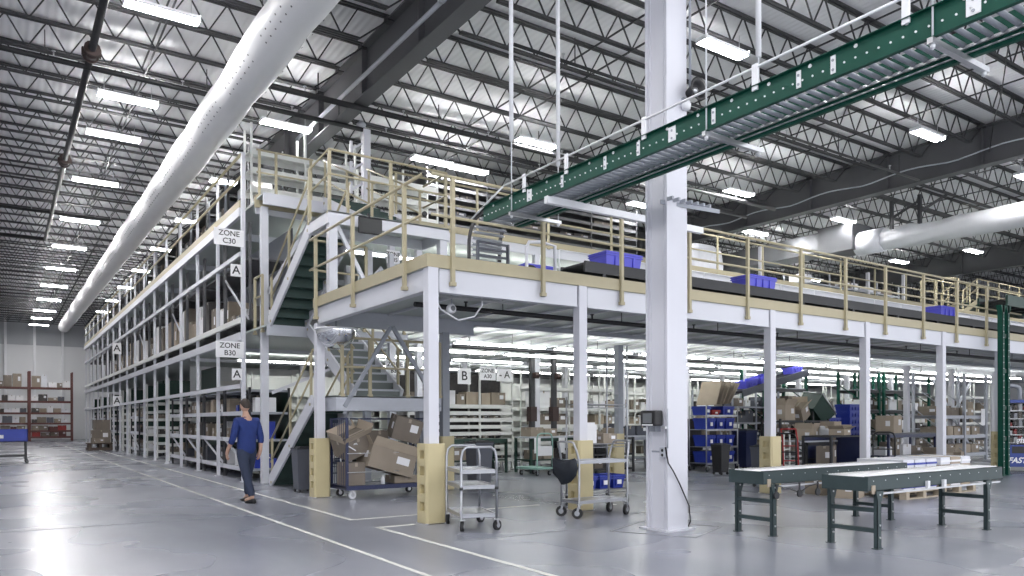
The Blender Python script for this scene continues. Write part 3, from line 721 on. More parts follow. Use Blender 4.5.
# ------------------------------------------------------------------ gravity roller tables
def roller_table(label, x, y, L, W, H=.765):
    t = thing('roller_table', label, 'conveyor table', (x, y, 0), 0, 'grey-green roller conveyor tables')
    h = .155
    for yy, s in ((0, 1), (W, -1)):
        g = G(); a, b = sorted((yy, yy + s * .006)); g.box(0, a, H - h, L, b, H); a, b = sorted((yy, yy + s * .04)); g.box(0, a, H - .006, L, b, H); g.box(0, a, H - h, L, b, H - h + .006)
        g.m = 1; xx = .1
        while xx < L: g.tube((xx, yy - s * .004, H - .05), (xx, yy + s * .004, H - .05), .007, 6); xx += .076 * 3
        mk('side_channel', g, ['table', 'steel'], t)
    for xx in (-.004, L - .004): mk('end_plate', G().box(xx, 0, H - h, xx + .008, W, H - .005), 'table', t)
    rg = G(); rg.tube((0, .045, 0), (0, W - .045, 0), .0245, 12); r0 = None; xx = .07
    while xx < L - .04:
        if r0 is None: r0 = mk('roller', rg, 'roller', t); r0.location = (xx, 0, H - .018)
        else: c = r0.copy(); COL.objects.link(c); c.parent = t; c.location = (xx, 0, H - .018)
        xx += .0535
    for xx in (.17, L - .42):
        for yy, s in ((.02, 1), (W - .02, -1)):
            g = G(); a, b = sorted((yy - s * .045, yy + s * .0)); g.box(xx - .035, a, 0.008, xx + .035, a + .006, H - h); g.box(xx - .035, a, .008, xx - .029, a + .045, H - h); g.box(xx + .029, a, .008, xx + .035, a + .045, H - h)
            g.box(xx - .05, a - .01, 0, xx + .05, a + .06, .008)
            g.prism([(xx - .035, H - h - .11), (xx + .035, H - h - .11), (xx + .075, H - h), (xx - .075, H - h)], 'y', a - .006, a)
            g.m = 1
            for z in (.12, .25, H - h - .04): g.tube((xx, a - .012, z), (xx, a, z), .011, 6)
            mk('leg', g, ['table', 'steel'], t)
        for z in (.19, .405): mk('cross_bar', G().box(xx - .03, .02, z - .022, xx + .03, W - .02, z + .022), 'table', t)
    mk('corner_bracket', G().box(.06, -.012, H - h - .03, .12, 0, H - h + .06), 'card2', t)
    for xx in (L * .38, L * .50):
        if 'nearer' in label: mk('sensor_box', G().box(xx, -.03, H - h - .02, xx + .05, 0, H - h + .06).tube((xx + .025, -.035, H - h + .02), (xx + .025, -.03, H - h + .02), .012, 8), 'pvc', t)
    g = G(); g.bar((.15, -.015, H - h - .03), (L - .1, -.015, H - h - .03), .015, .02); mk('under_rail', g, 'steel', t)
    if 'farther' in label:
        g = G()
        for xx in (.18, .62, .98):
            g.tube((xx, -.03, H - h - .13), (xx, -.05, H - h - .13), .045, 12); g.bar((xx, -.04, H - h - .13), (xx, -.04, H - h), .012, .02)
        g.path([(.2, -.04, H - h - .02), (.4, -.04, H - h - .06), (.62, -.04, H - h - .12), (.8, -.04, H - h - .05), (1.0, -.04, H - h - .03)], .006, 5)
        mk('tension_wheels', g, 'dark', t)
    return t
roller_table('grey-green roller table nearer the camera, with white rollers and ladder legs', 7.45, 4.42, 3.0, .53)
roller_table('grey-green roller table farther back, partly hidden by its twin in front', 7.3, 5.6, 3.1, .5)

R_ = math.radians
def caster(par, x, y, zt, r=.06, m='rubber', a=.3):
    g = G(); w = .02; zc = r; g.smooth = False
    ox, oy = .03 * math.cos(a), .03 * math.sin(a); dx, dy = -math.sin(a), math.cos(a)
    cx_, cy_ = x + ox, y + oy
    g.tube((cx_ - dx * w, cy_ - dy * w, zc), (cx_ + dx * w, cy_ + dy * w, zc), r, 16); g.m = 1
    g.tube((cx_ - dx * (w + .004), cy_ - dy * (w + .004), zc), (cx_ + dx * (w + .004), cy_ + dy * (w + .004), zc), r * .5, 12)
    for s in (-1, 1): g.bar((cx_ + s * dx * (w + .008), cy_ + s * dy * (w + .008), zc), (x + s * dx * (w + .008), y + s * dy * (w + .008), zt - .01), .006, .03)
    g.box(x - .03, y - .03, zt - .012, x + .03, y + .03, zt)
    mk('caster', g, [m, 'steel'], par)

# ------------------------------------------------------------------ silver three shelf cart by the corner column
t = thing('service_cart', 'silver three shelf tube cart beside the tan corner column guard', 'cart', (4.66, 7.99, 0), R_(-16))
W_, L_ = .45, .78
def loop(y): return [(0, y, .14), (0, y, .90), (.02, y, .99), (.07, y, 1.035), (W_ - .07, y, 1.035), (W_ - .02, y, .99), (W_, y, .90), (W_, y, .14)]
for y in (0, L_): mk('frame_loop', G().path(loop(y), .0165, 10), 'chrome', t)
for z in (.205, .555, .745):
    g = G(); g.box(0, 0, z - .006, W_, L_, z); 
    for a in ((0, 0, W_, .02), (0, L_ - .02, W_, L_), (0, 0, .02, L_), (W_ - .02, 0, W_, L_)): g.box(a[0], a[1], z - .035, a[2], a[3], z + .012)
    mk('shelf', g, 'chrome', t)
for x in (0.01, W_ - .01):
    for y in (.01, L_ - .01): caster(t, x, y, .15, .062, a=1.2 if x < .1 else .6)
for x, y in ((0, 0), (W_, 0)): mk('collar', G().tube((x, y, .51), (x, y, .545), .023, 10), 'dark', t)
# ------------------------------------------------------------------ stock cart with the black bag
t = thing('stock_cart', 'silver stock cart with flared end handles and a black bag on one end', 'cart', (6.60, 8.10, 0))
L_, W_ = .89, .4
for x, s in ((0, -1), (L_, 1)):
    f = s * .06
    g = G(); g.path([(x, 0, .14), (x, 0, .80), (x + f * .55, 0.01, .93), (x + f * 1.25, .03, 1.05), (x + f * 1.35, .08, 1.065), (x + f * 1.35, W_ - .08, 1.065), (x + f * 1.25, W_ - .03, 1.05), (x + f * .55, W_ - .01, .93), (x, W_, .80), (x, W_, .14)], .015, 10)
    mk('end_handle', g, 'chrome', t)
for z in (.245, .80):
    g = G(); g.box(0, 0, z - .008, L_, W_, z)
    for a in ((0, -.005, L_, .015), (0, W_ - .015, L_, W_ + .005), (0, 0, .02, W_), (L_ - .02, 0, L_, W_)): g.box(a[0], a[1], z - .04, a[2], a[3], z + .004)
    mk('deck', g, 'chrome' if z < .5 else 'lightgrey', t)
for x in (.02, L_ - .02):
    for y in (.02, W_ - .02): caster(t, x, y, .2, .075, a=2.2 if x < .5 else .4)
g = G(); g.smooth = True; P = []; ol = [(.0, .83), (.12, .80), (.24, .79), (.36, .80), (.45, .83), (.46, .70), (.44, .61), (.34, .54), (.24, .465), (.14, .50), (.03, .60), (-.01, .70)]
n = len(ol); ctr = V((0, .23, .68))
for k, (f, dx) in enumerate(((.80, -.10), (.97, -.075), (1.0, -.03), (.97, .015), (.80, .035))):
    for y_, z_ in ol: P.append((dx + .012 * math.sin(y_ * 31 + z_ * 17 + k), ctr.y + (y_ - ctr.y) * f, ctr.z + (z_ - ctr.z) * f))
g.add(P, [(k * n + i, k * n + (i + 1) % n, (k + 1) * n + (i + 1) % n, (k + 1) * n + i) for k in range(4) for i in range(n)] + [list(range(n - 1, -1, -1)), list(range(4 * n, 5 * n))])
bagt = one('cloth_bag', g, 'bag', 'black cloth bag hanging on the end of the silver stock cart', 'bag', loc=(6.53, 8.07, 0))
mk('hem', G().path([(-.03, .0, .825), (-.03, .12, .80), (-.03, .24, .79), (-.03, .36, .80), (-.03, .45, .825)], .02, 6), 'bag', bagt)

# ------------------------------------------------------------------ cartons, totes, bins
def carton(name, size, label, loc, rot=(0, 0, 0), m='card', open_=False, lab=True, group=None, cat='box'):
    a, b, h = size; g = G(); g.box(-a / 2, -b / 2, 0, a / 2, b / 2, h)
    g.m = 1; g.box(-a / 2 - .001, -.03, h - .06, -a / 2 + .01, .03, h + .001) ; g.box(-a / 2, -.025, h, a / 2, .025, h + .0015); g.box(-.025, -b / 2 - .001, h - .07, .025, -b / 2 + .01, h + .0005)
    if lab: g.m = 2; g.box(a * .08, -b / 2 - .0018, h * .45, a * .36, -b / 2, h * .78); g.box(-a / 2 - .0018, -b * .3, h * .4, -a / 2, -b * .05, h * .7)
    o = one(name, g, [m, 'tape', 'paper'], label, cat, group, loc, rot)
    if open_:
        for (p, q, d) in (((-a / 2, -b / 2), (a / 2, -b / 2), (0, -1)), ((-a / 2, b / 2), (a / 2, b / 2), (0, 1)), ((-a / 2, -b / 2), (-a / 2, b / 2), (-1, 0)), ((a / 2, -b / 2), (a / 2, b / 2), (1, 0))):
            k = min(a, b) * .42; u = random.uniform(.15, .8); z = h
            P = [V((p[0], p[1], z)), V((q[0], q[1], z)), V((q[0] + d[0] * k * u, q[1] + d[1] * k * u, z + k * (1 - u * .7))), V((p[0] + d[0] * k * u, p[1] + d[1] * k * u, z + k * (1 - u * .7)))]
            nn = (P[1] - P[0]).cross(P[3] - P[0]).normalized() * .005
            ff = G().add(P + [x + nn for x in P], [(3, 2, 1, 0), (4, 5, 6, 7), (0, 1, 5, 4), (1, 2, 6, 5), (2, 3, 7, 6), (3, 0, 4, 7)])
            mk('flap', ff, 'card2', o)
    return o
def tote_mesh(a, b, h):
    g = G(); t = .008; k = .03
    lo = [(-a / 2 + k, -b / 2 + k), (a / 2 - k, -b / 2 + k), (a / 2 - k, b / 2 - k), (-a / 2 + k, b / 2 - k)]; hi = [(-a / 2, -b / 2), (a / 2, -b / 2), (a / 2, b / 2), (-a / 2, b / 2)]
    P = [(x, y, 0) for x, y in lo] + [(x, y, h) for x, y in hi]
    sc = lambda q, f: [(x * (1 - 2 * t / a), y * (1 - 2 * t / b)) for x, y in q]
    P += [(x, y, t) for x, y in sc(lo, 0)] + [(x, y, h) for x, y in sc(hi, 0)]
    F = [(3, 2, 1, 0)] + [(i, (i + 1) % 4, 4 + (i + 1) % 4, 4 + i) for i in range(4)] + [(8, 9, 10, 11)] + [(8 + (i + 1) % 4, 8 + i, 12 + i, 12 + (i + 1) % 4) for i in range(4)] + [(4 + i, 4 + (i + 1) % 4, 12 + (i + 1) % 4, 12 + i) for i in range(4)]
    g.add(P, F)
    for z in (h - .03, h - .07):
        g.box(-a / 2 - .012, -b / 2 - .012, z, a / 2 + .012, -b / 2 + .006, z + .02); g.box(-a / 2 - .012, b / 2 - .006, z, a / 2 + .012, b / 2 + .012, z + .02)
        g.box(-a / 2 - .012, -b / 2, z, -a / 2 + .006, b / 2, z + .02); g.box(a / 2 - .006, -b / 2, z, a / 2 + .012, b / 2, z + .02)
    for x in (-a * .25, 0, a * .25): g.box(x - .008, -b / 2 - .008, .04, x + .008, -b / 2 + .02, h - .04)
    return g
def tote(loc, size, label, m='blue', rz=0, group=None, lab=True):
    o = one('storage_tote', tote_mesh(*size), m, label, 'tote', group, loc, (0, 0, rz))
    if lab: mk('label', G().box(-.05, -size[1] / 2 - .014, size[2] * .3, .04, -size[1] / 2 - .004, size[2] * .62), 'paper', o)
    return o

# wire rack with blue totes behind the second column
t = thing('wire_rack', 'tall wheeled chrome rack holding blue totes behind the second tan guard', 'rack cart', (7.72, 9.3, 0))
for x in (0, .88):
    for y in (0, .5): mk('post', G().tube((x, y, .12), (x, y, 1.75 if x == 0 else 2.6), .0145, 8), 'chrome', t); caster(t, x, y, .15, .058, a=1.0)
for z in (.24, .98, 1.62):
    g = G(); 
    for y in (0, .5): g.tube((0, y, z), (.88, y, z), .008, 6); g.tube((0, y, z - .05), (.88, y, z - .05), .006, 6)
    for x in (0, .88): g.tube((x, 0, z), (x, .5, z), .008, 6)
    for i in range(1, 18): g.tube((i * .049, 0, z), (i * .049, .5, z), .004, 4)
    mk('wire_shelf', g, 'chrome', t)
for i, x in enumerate((.14, .45, .74)): tote((7.72 + x, 9.55, .25), (.26, .42, .22), f'blue tote on the bottom shelf of the wheeled chrome rack, {ORD[i]} of three', group='blue totes on the chrome rack')
one('paper_bin', G().box(-.12, -.1, 0, .12, .1, .3).box(-.1, -.08, .3, .1, .08, .34), 'paper', 'white box on the middle shelf of the tall chrome rack', 'box', loc=(7.95, 9.55, .99))
carton('shipping_box', (.3, .3, .16), 'small brown carton on the middle shelf of the tall chrome rack', (8.32, 9.55, .985))

# ------------------------------------------------------------------ blue cage cart with a heap of cartons
CX, CY, CL, CW = 4.95, 12.42, 1.62, .78
t = thing('cage_cart', 'navy blue cage cart heaped with cartons between two column guards', 'cart', (CX, CY, 0))
g = G(); g.box(0, 0, .2, CL, CW, .225)
for a in ((0, -.01, CL, .02), (0, CW - .02, CL, CW + .01), (0, 0, .03, CW), (CL - .03, 0, CL, CW)): g.box(a[0], a[1], .16, a[2], a[3], .235)
mk('deck', g, 'navy', t)
for x in (.02, CL - .02):
    for y in (.02, CW - .02):
        mk('corner_post', G().box(x - .022, y - .022, .2, x + .022, y + .022, 1.42), 'navy', t)
    mk('top_bar', G().box(x - .02, .02, 1.39, x + .02, CW - .02, 1.42), 'navy', t)
    g = G()
    for k in range(1, 9): g.tube((x, k * CW / 9, .22), (x, k * CW / 9, 1.4), .006, 5)
    mk('end_grille', g, 'navy', t)
mk('top_bar', G().box(.02, CW - .04, 1.39, CL, CW - .0, 1.42), 'navy', t)
for z in (.47, .80, 1.22): mk('front_rod' if z < 1 else 'back_rod', G().tube((.02, .0 if z < 1 else CW - .02, z), (CL - .02 if z > 1 else 1.0, 0. if z < 1 else CW - .02, z), .007, 6), 'steel', t)
for x in (.12, CL - .12):
    for y in (.1, CW - .1): caster(t, x, y, .17, .07, m='pvc' if (x < .5 and y < .4) else 'rubber', a=.2)
carton('shipping_box', (.92, .5, .40), 'biggest brown carton lying tilted across the front of the heaped cage cart', (5.76, 12.66, .45), (0, R_(16), R_(3)), 'card', True)
carton('shipping_box', (.34, .42, .40), 'upright brown carton in the bottom near corner of the cage cart', (5.15, 12.70, .236), (0, 0, R_(4)), 'card3', lab=False)
carton('shipping_box', (.56, .46, .34), 'open topped carton with pale flaps leaning on top at the end of the cage cart', (5.25, 12.78, .80), (R_(12), R_(-22), R_(8)), 'card3', True, lab=False)
carton('shipping_box', (.52, .44, .42), 'dark carton with a white label on top of the heap in the cage cart', (6.19, 12.80, 1.02), (R_(8), R_(14), R_(-10)), 'card3')
carton('shipping_box', (.36, .32, .26), 'small carton in the middle of the heap behind the open one', (5.75, 13.0, .93), (0, 0, .1), 'card3', lab=False)
carton('shipping_box', (.48, .4, .13), 'flat carton on the cage cart deck under the biggest carton', (6.15, 12.72, .236), (0, 0, 0), 'card', lab=False)
one('paper_scrap', G().obox((0, 0, 0), (.16, .12, .02), (.3, .5, .2)).obox((.08, .02, .04), (.12, .1, .02), (-.4, .3, .9)), 'paper', 'crumpled white paper tucked in the cage cart near corner', 'paper', loc=(5.07, 12.5, .90))
one('small_white_bottle', G().lathe([(0, 0), (.035, 0), (.035, .1), (.014, .13), (.014, .16), (0, .16)], n=14), 'pvc', 'small white bottle standing on the cage cart deck', 'bottle', loc=(5.69, 12.55, .236))

# ------------------------------------------------------------------ waste bin
def wheelie(label, x, y, s=1, m='bin', rz=0):
    t = thing('waste_bin', label, 'bin', (x, y, 0), rz)
    g = G(); a, b, h = .16 * s, .17 * s, .74 * s
    P = []; pr_ = [(.8, .06), (.83, .12), (1.0, h - .04), (1.05, h - .04), (1.05, h)]
    for k, z in pr_: P += [(-a * k, -b * k, z), (a * k, -b * k, z), (a * k, b * k, z), (-a * k, b * k, z)]
    F = [(3, 2, 1, 0)] + [(k * 4 + i, k * 4 + (i + 1) % 4, k * 4 + 4 + (i + 1) % 4, k * 4 + 4 + i) for k in range(len(pr_) - 1) for i in range(4)]
    g.add(P, F); bevel(mk('bin_body', g, m, t), .015, 2)
    g = G(); g.box(-a * 1.08, -b * 1.1, h, a * 1.08, b * 1.08, h + .025); g.box(-a * .7, -b * .8, h + .025, a * .7, b * .7, h + .05); bevel(mk('lid', g, 'lid', t), .01)
    for x_ in (-a * .7, a * .7):
        for y_ in (-b * .7, b * .7): mk('wheel', G().tube((x_ - .015, y_, .035), (x_ + .015, y_, .035), .035, 12).bar((x_, y_, .035), (x_, y_, .1), .012, .03), 'black', t)
wheelie('grey waste bin with dark lid beside the stair foot', 4.85, 14.35, 1.12)
wheelie('dark grey waste bin behind the silver three shelf cart', 8.0, 13.0, 1.25, 'bin')
# blue tray cart far down the aisle
t = thing('tray_cart', 'blue tray cart on dark legs at the left edge down the aisle', 'cart', (.05, 30.4, 0))
g = G(); a, b = .72, .35; g.box(-a, -b, .72, a, b, .74)
for q in ((-a, -b, a, -b + .02), (-a, b - .02, a, b), (-a, -b, -a + .02, b), (a - .02, -b, a, b)): g.box(q[0], q[1], .72, q[2], q[3], 1.14)
mk('tray', g, 'blue', t)
for x in (-.66, .66):
    for y in (-.3, .3): mk('leg', G().box(x - .03, y - .03, .1, x + .03, y + .03, .72), 'dark', t); caster(t, x, y, .12, .055)
mk('lower_frame', G().box(-.66, -.32, .22, .66, -.28, .27).box(-.66, .28, .22, .66, .32, .27).box(-.68, -.3, .22, -.64, .3, .27).box(.64, -.3, .22, .68, .3, .27), 'dark', t)
mk('label', G().box(-.2, -.356, .84, .04, -.35, .95), 'paper', t)
# pallet with cartons beside the rack
def pallet(name, label, x, y, m='wood', a=1.2, b=1.0, rz=0):
    t = thing(name, label, 'pallet', (x, y, 0), rz)
    for k in range(7): mk('top_board', G().box(-a / 2, -b / 2 + k * (b - .1) / 6, .118, a / 2, -b / 2 + k * (b - .1) / 6 + .1, .14), m, t)
    for k in range(3):
        xx = -a / 2 + k * (a - .1) / 2; mk('bearer', G().box(xx, -b / 2, .09, xx + .1, b / 2, .118), m, t)
        for y_ in (-b / 2, -.06, b / 2 - .12): mk('block', G().box(xx, y_, .02, xx + .1, y_ + .12, .09), m, t)
    for y_ in (-b / 2, -.06, b / 2 - .12): mk('bottom_board', G().box(-a / 2, y_, 0, a / 2, y_ + .12, .02), m, t)
    return t
one('dark_skid', G().box(-.55, -.6, 0, .55, .6, .12).box(-.55, -.6, .3, .55, .6, .36).box(-.5, -.55, .12, -.38, .55, .3).box(.38, -.55, .12, .5, .55, .3).box(-.06, -.55, .12, .06, .55, .3), 'darkwood', 'dark raised wooden skid beside the rack far down the aisle', 'skid', loc=(4.05, 42.3, 0))
carton('shipping_box', (.8, .8, .62), 'big dark carton on the skid beside the rack, lower one', (4.1, 42.3, .36), (0, 0, 0), 'card3')
carton('shipping_box', (.62, .7, .5), 'dark carton on top of the skid load beside the rack', (4.15, 42.35, .985), (0, 0, .1), 'card3', lab=False)
carton('shipping_box', (.4, .45, .22), 'reddish white carton at the front of the skid load', (3.98, 41.8, .36), (0, 0, .1), 'card')

# ------------------------------------------------------------------ worker
def worker(x, y, rz):
    t = thing('person', 'person in a blue work shirt and dark trousers walking by the rack', 'person', (x, y, 0), rz)
    def skin_obj(name, verts, edges, radii, m, par, root=0, lv=2):
        me = bpy.data.meshes.new(name); me.from_pydata(verts, edges, []); me.materials.append(M[m])
        o = bpy.data.objects.new(name, me); COL.objects.link(o); o.parent = par
        md = o.modifiers.new('skin', 'SKIN'); md.use_smooth_shade = True
        for i, v in enumerate(me.skin_vertices[0].data):
            r = radii[i]; v.radius = r if isinstance(r, tuple) else (r, r); v.use_root = (i == root)
        sb = o.modifiers.new('sub', 'SUBSURF'); sb.levels = lv; sb.render_levels = lv
        return o
    # joints; the figure faces +y, x is its right
    hip = (0, 0, .88)
    J = [hip, (0, .0, 1.0), (0, -.005, 1.14), (0, -.0, 1.30), (0, .01, 1.42), (0, .025, 1.49), (0, .035, 1.55)]
    E_ = [(i, i + 1) for i in range(6)]
    Rr = [(.125, .085), (.12, .08), (.13, .09), (.155, .10), (.085, .07), (.052, .052), (.05, .055)]
    def chain(start, pts, rs):
        k = start
        for p, r in zip(pts, rs): J.append(p); Rr.append(r); E_.append((k, len(J) - 1)); k = len(J) - 1
        return k
    hands = []
    for s, sw in ((1, -.12), (-1, .13)):
        k = chain(0, [(s * .09, 0, .84), (s * .095, -sw * .9, .47), (s * .09, -sw * 1.2 - (.13 if sw > 0 else .04), .09), (s * .095, -sw * 1.2 + .06, .04)], [.088, .058, .042, .036])
        k = chain(3, [(s * .19, 0, 1.37), (s * .235, sw * .35 - .02, 1.10), (s * .225, sw * 1.1 + .06, .88), (s * .22, sw * 1.1 + .09, .82)], [.062, .044, .031, (.03, .04)])
        w_ = V(J[k]); hands.append((s, w_))
        for fi, (dx, L) in enumerate(((.026, .075), (.009, .085), (-.009, .08), (-.026, .062))):
            b0 = w_ + V((0, dx, -.035)); chain(k, [b0, b0 + V((-s * .008, .004, -L * .5)), b0 + V((-s * .03, .006, -L * .95))], [.0095, .0085, .007])
        chain(k, [w_ + V((-s * .01, .035, -.01)), w_ + V((-s * .02, .05, -.045)), w_ + V((-s * .025, .052, -.07))], [.012, .0095, .008])
    body = skin_obj('body', J, E_, Rr, 'skin', t)
    # head with features, merged in one mesh
    g = G(); g.smooth = True; n, mrow = 20, 14; c = V((0, .045, 1.625)); P = []
    for i in range(mrow + 1):
        a = math.pi * i / mrow; z = math.cos(a)
        for j in range(n):
            b = 2 * math.pi * j / n; x_, y_ = math.sin(a) * math.cos(b), math.sin(a) * math.sin(b)
            wx = .073 * (1 - .22 * max(0, -z)); wy = .092 * (1 - .12 * max(0, -z)); p = V((x_ * wx, y_ * wy, z * .115))
            if y_ > .6:
                if abs(x_) < .28 and -.35 < z < .15: p.y += .022 * (1 - abs(x_) / .28) * (1 - abs(z + .15) / .35)
                if .1 < abs(x_) < .55 and .0 < z < .25: p.y -= .008
                if abs(x_) < .3 and -.62 < z < -.45: p.y += .005
            P.append(c + p)
    F = [(i * n + j, (i + 1) * n + j, (i + 1) * n + (j + 1) % n, i * n + (j + 1) % n) for i in range(mrow) for j in range(n)]
    g.add(P, F)
    for s in (-1, 1): g.lathe([(0, -.01), (.016, -.008), (.02, 0), (.012, .008), (0, .01)], c + V((s * .073, -.0, -.01)), 10, 'x')
    mk('head', g, 'skin', body)
    g = G(); 
    for s in (-1, 1): g.lathe([(0, -.004), (.009, -.003), (.011, 0), (.009, .003), (0, .004)], c + V((s * .028, .083, .012)), 10, 'y')
    mk('eyes', g, 'paper', body)
    g = G(); g.obox(c + V((0, .086, -.058)), (.04, .006, .008)); mk('mouth', g, 'redsteel', body)
    g = G(); g.smooth = True; P = []
    for i in range(9):
        a = math.pi * .60 * i / 8
        for j in range(n):
            b = 2 * math.pi * j / n; lim = .55 + .45 * max(0, -math.sin(b) * .9 + .15); aa = a * min(1, lim + .1)
            k_ = 1.1 + .02 * math.sin(j * 3.1 + i); P.append(c + V((math.sin(aa) * math.cos(b) * .075 * k_, math.sin(aa) * math.sin(b) * .095 * k_ - .003, math.cos(aa) * .118 * k_)))
    g.add(P, [(i * n + j, (i + 1) * n + j, (i + 1) * n + (j + 1) % n, i * n + (j + 1) % n) for i in range(8) for j in range(n)])
    mk('hair', g, 'hair', body)
    # shirt: trunk and sleeves; trousers; shoes
    J2 = [(0, 0, .76), (0, 0, .97), (0, -.005, 1.14), (0, 0, 1.3), (0, .01, 1.405), (0, .018, 1.44)]; E2 = [(i, i + 1) for i in range(5)]; R2 = [(.185, .14), (.18, .135), (.172, .125), (.18, .125), (.1, .085), (.068, .066)]
    for s, sw in ((1, -.12), (-1, .13)):
        b = len(J2); J2 += [(s * .19, 0, 1.37), (s * .235, sw * .35 - .02, 1.10), (s * .23, sw * .75 + .02, .98)]; R2 += [.078, .060, .052]; E2 += [(3, b), (b, b + 1), (b + 1, b + 2)]
    skin_obj('shirt', J2, E2, R2, 'shirt', t)
    J3 = [(0, 0, 1.04), (0, 0, .88)]; E3 = [(0, 1)]; R3 = [(.15, .11), (.155, .118)]
    for s, sw in ((1, -.12), (-1, .13)):
        b = len(J3); J3 += [(s * .09, 0, .80), (s * .095, -sw * .9, .47), (s * .09, -sw * 1.2 - (.13 if sw > 0 else .04), .10)]; R3 += [.105, .075, .062]; E3 += [(1, b), (b, b + 1), (b + 1, b + 2)]
    skin_obj('trousers', J3, E3, R3, 'jeans', t)
    for s, sw in ((1, -.12), (-1, .13)):
        y0 = -sw * 1.2 - (.13 if sw > 0 else .04); g = G(); g.smooth = True
        P = []; rows = ((-.07, .03, .07), (-.05, .04, .085), (.03, .043, .08), (.1, .044, .055), (.17, .036, .035), (.19, .015, .02))
        for y_, w2, h2 in rows:
            for j in range(10):
                a = 2 * math.pi * j / 10; P.append((s * .093 + w2 * math.cos(a), y0 + y_, max(.0, .045 * 0 + h2 * (.5 + .5 * math.sin(a)))))
        g.add(P, [(i * 10 + j, i * 10 + (j + 1) % 10, i * 10 + 10 + (j + 1) % 10, i * 10 + 10 + j) for i in range(5) for j in range(10)] + [list(range(9, -1, -1)), list(range(50, 60))])
        mk('shoe', g, 'black', t)
    return t
worker(3.45, 13.1, math.radians(20))
# ------------------------------------------------------------------ shelving helper
def shelf_unit(name, label, x, y, w, d, zs, zt, m='offwhite', m2=None, bays=1, group=None, z0=0., back=None, lip=.05, cat='shelving', post=.05, brace=False, rz=0):
    t = thing(name, label, cat, (x, y, z0), rz, group)
    for i in range(bays + 1):
        for yy in (0, d): mk('post', G().box(i * w / bays - post / 2, yy - post / 2, 0, i * w / bays + post / 2, yy + post / 2, zt), m, t)
        if brace:
            g = G(); z = .3
            while z < zt - .8: g.bar((i * w / bays, 0, z), (i * w / bays, d, z + .7), .025, .025); z += .75
            mk('side_brace', g, m, t)
    for z in zs: 
        g = G(); g.box(0, 0, z - .015, w, d, z); g.box(0, -.012, z - lip, w, .012, z + .004); g.box(0, d - .012, z - lip, w, d + .012, z); mk('shelf', g, m2 or m, t)
    if back: mk('back_panel', G().box(0, d + .01, zs[0], w, d + .02, zt - .05), back, t)
    return t
CARDS = ('card', 'card2', 'card3')
CDESC = {'card': 'brown', 'card2': 'pale brown', 'card3': 'dark brown', 'blue': 'blue', 'paper': 'white', 'red': 'red', 'goods': 'dark', 'shrink': 'wrapped white', 'bin': 'grey', 'violet': 'violet blue', 'redsteel': 'rust red'}
def fill(where, x, y, z, w, d, hmin, hmax, wmin=.25, wmax=.5, ms=CARDS, axis='x', gap=.04, frac=1., group=None, start=0, noun='carton', nms=None):
    """a row of boxes standing side by side on one shelf; where completes the label"""
    where = where.replace(' of the ', ' of '); where = where[4:] if where.startswith('the ') else where
    p, k = gap, start
    while True:
        a = random.uniform(wmin, wmax)
        if p + a > w - gap: break
        if random.random() < frac:
            m = random.choice(ms); h = random.uniform(hmin, hmax); b = d * random.uniform(.7, .92)
            size = (a, b, h) if axis == 'x' else (b, a, h)
            loc = (x + p + a / 2, y + d / 2, z) if axis == 'x' else (x + d / 2, y + p + a / 2, z)
            nm = nms[0 if m in CARDS else 1] if nms else ('stock_carton' if z > 2.5 else 'shipping_box') if m in CARDS else ('stock_bin' if z > 2.5 else 'storage_box')
            lab = f"{CDESC[m]} {noun if m in CARDS else 'box'}, {ORD[k]} along {where}"
            carton(nm, size, lab, loc, (0, 0, random.uniform(-.04, .04)), m, lab=random.random() < .5, group=group or 'boxes on ' + where.split(',')[0])
            k += 1
            if k > 22: break
        p += a + gap * random.uniform(.6, 2.2)
    return k

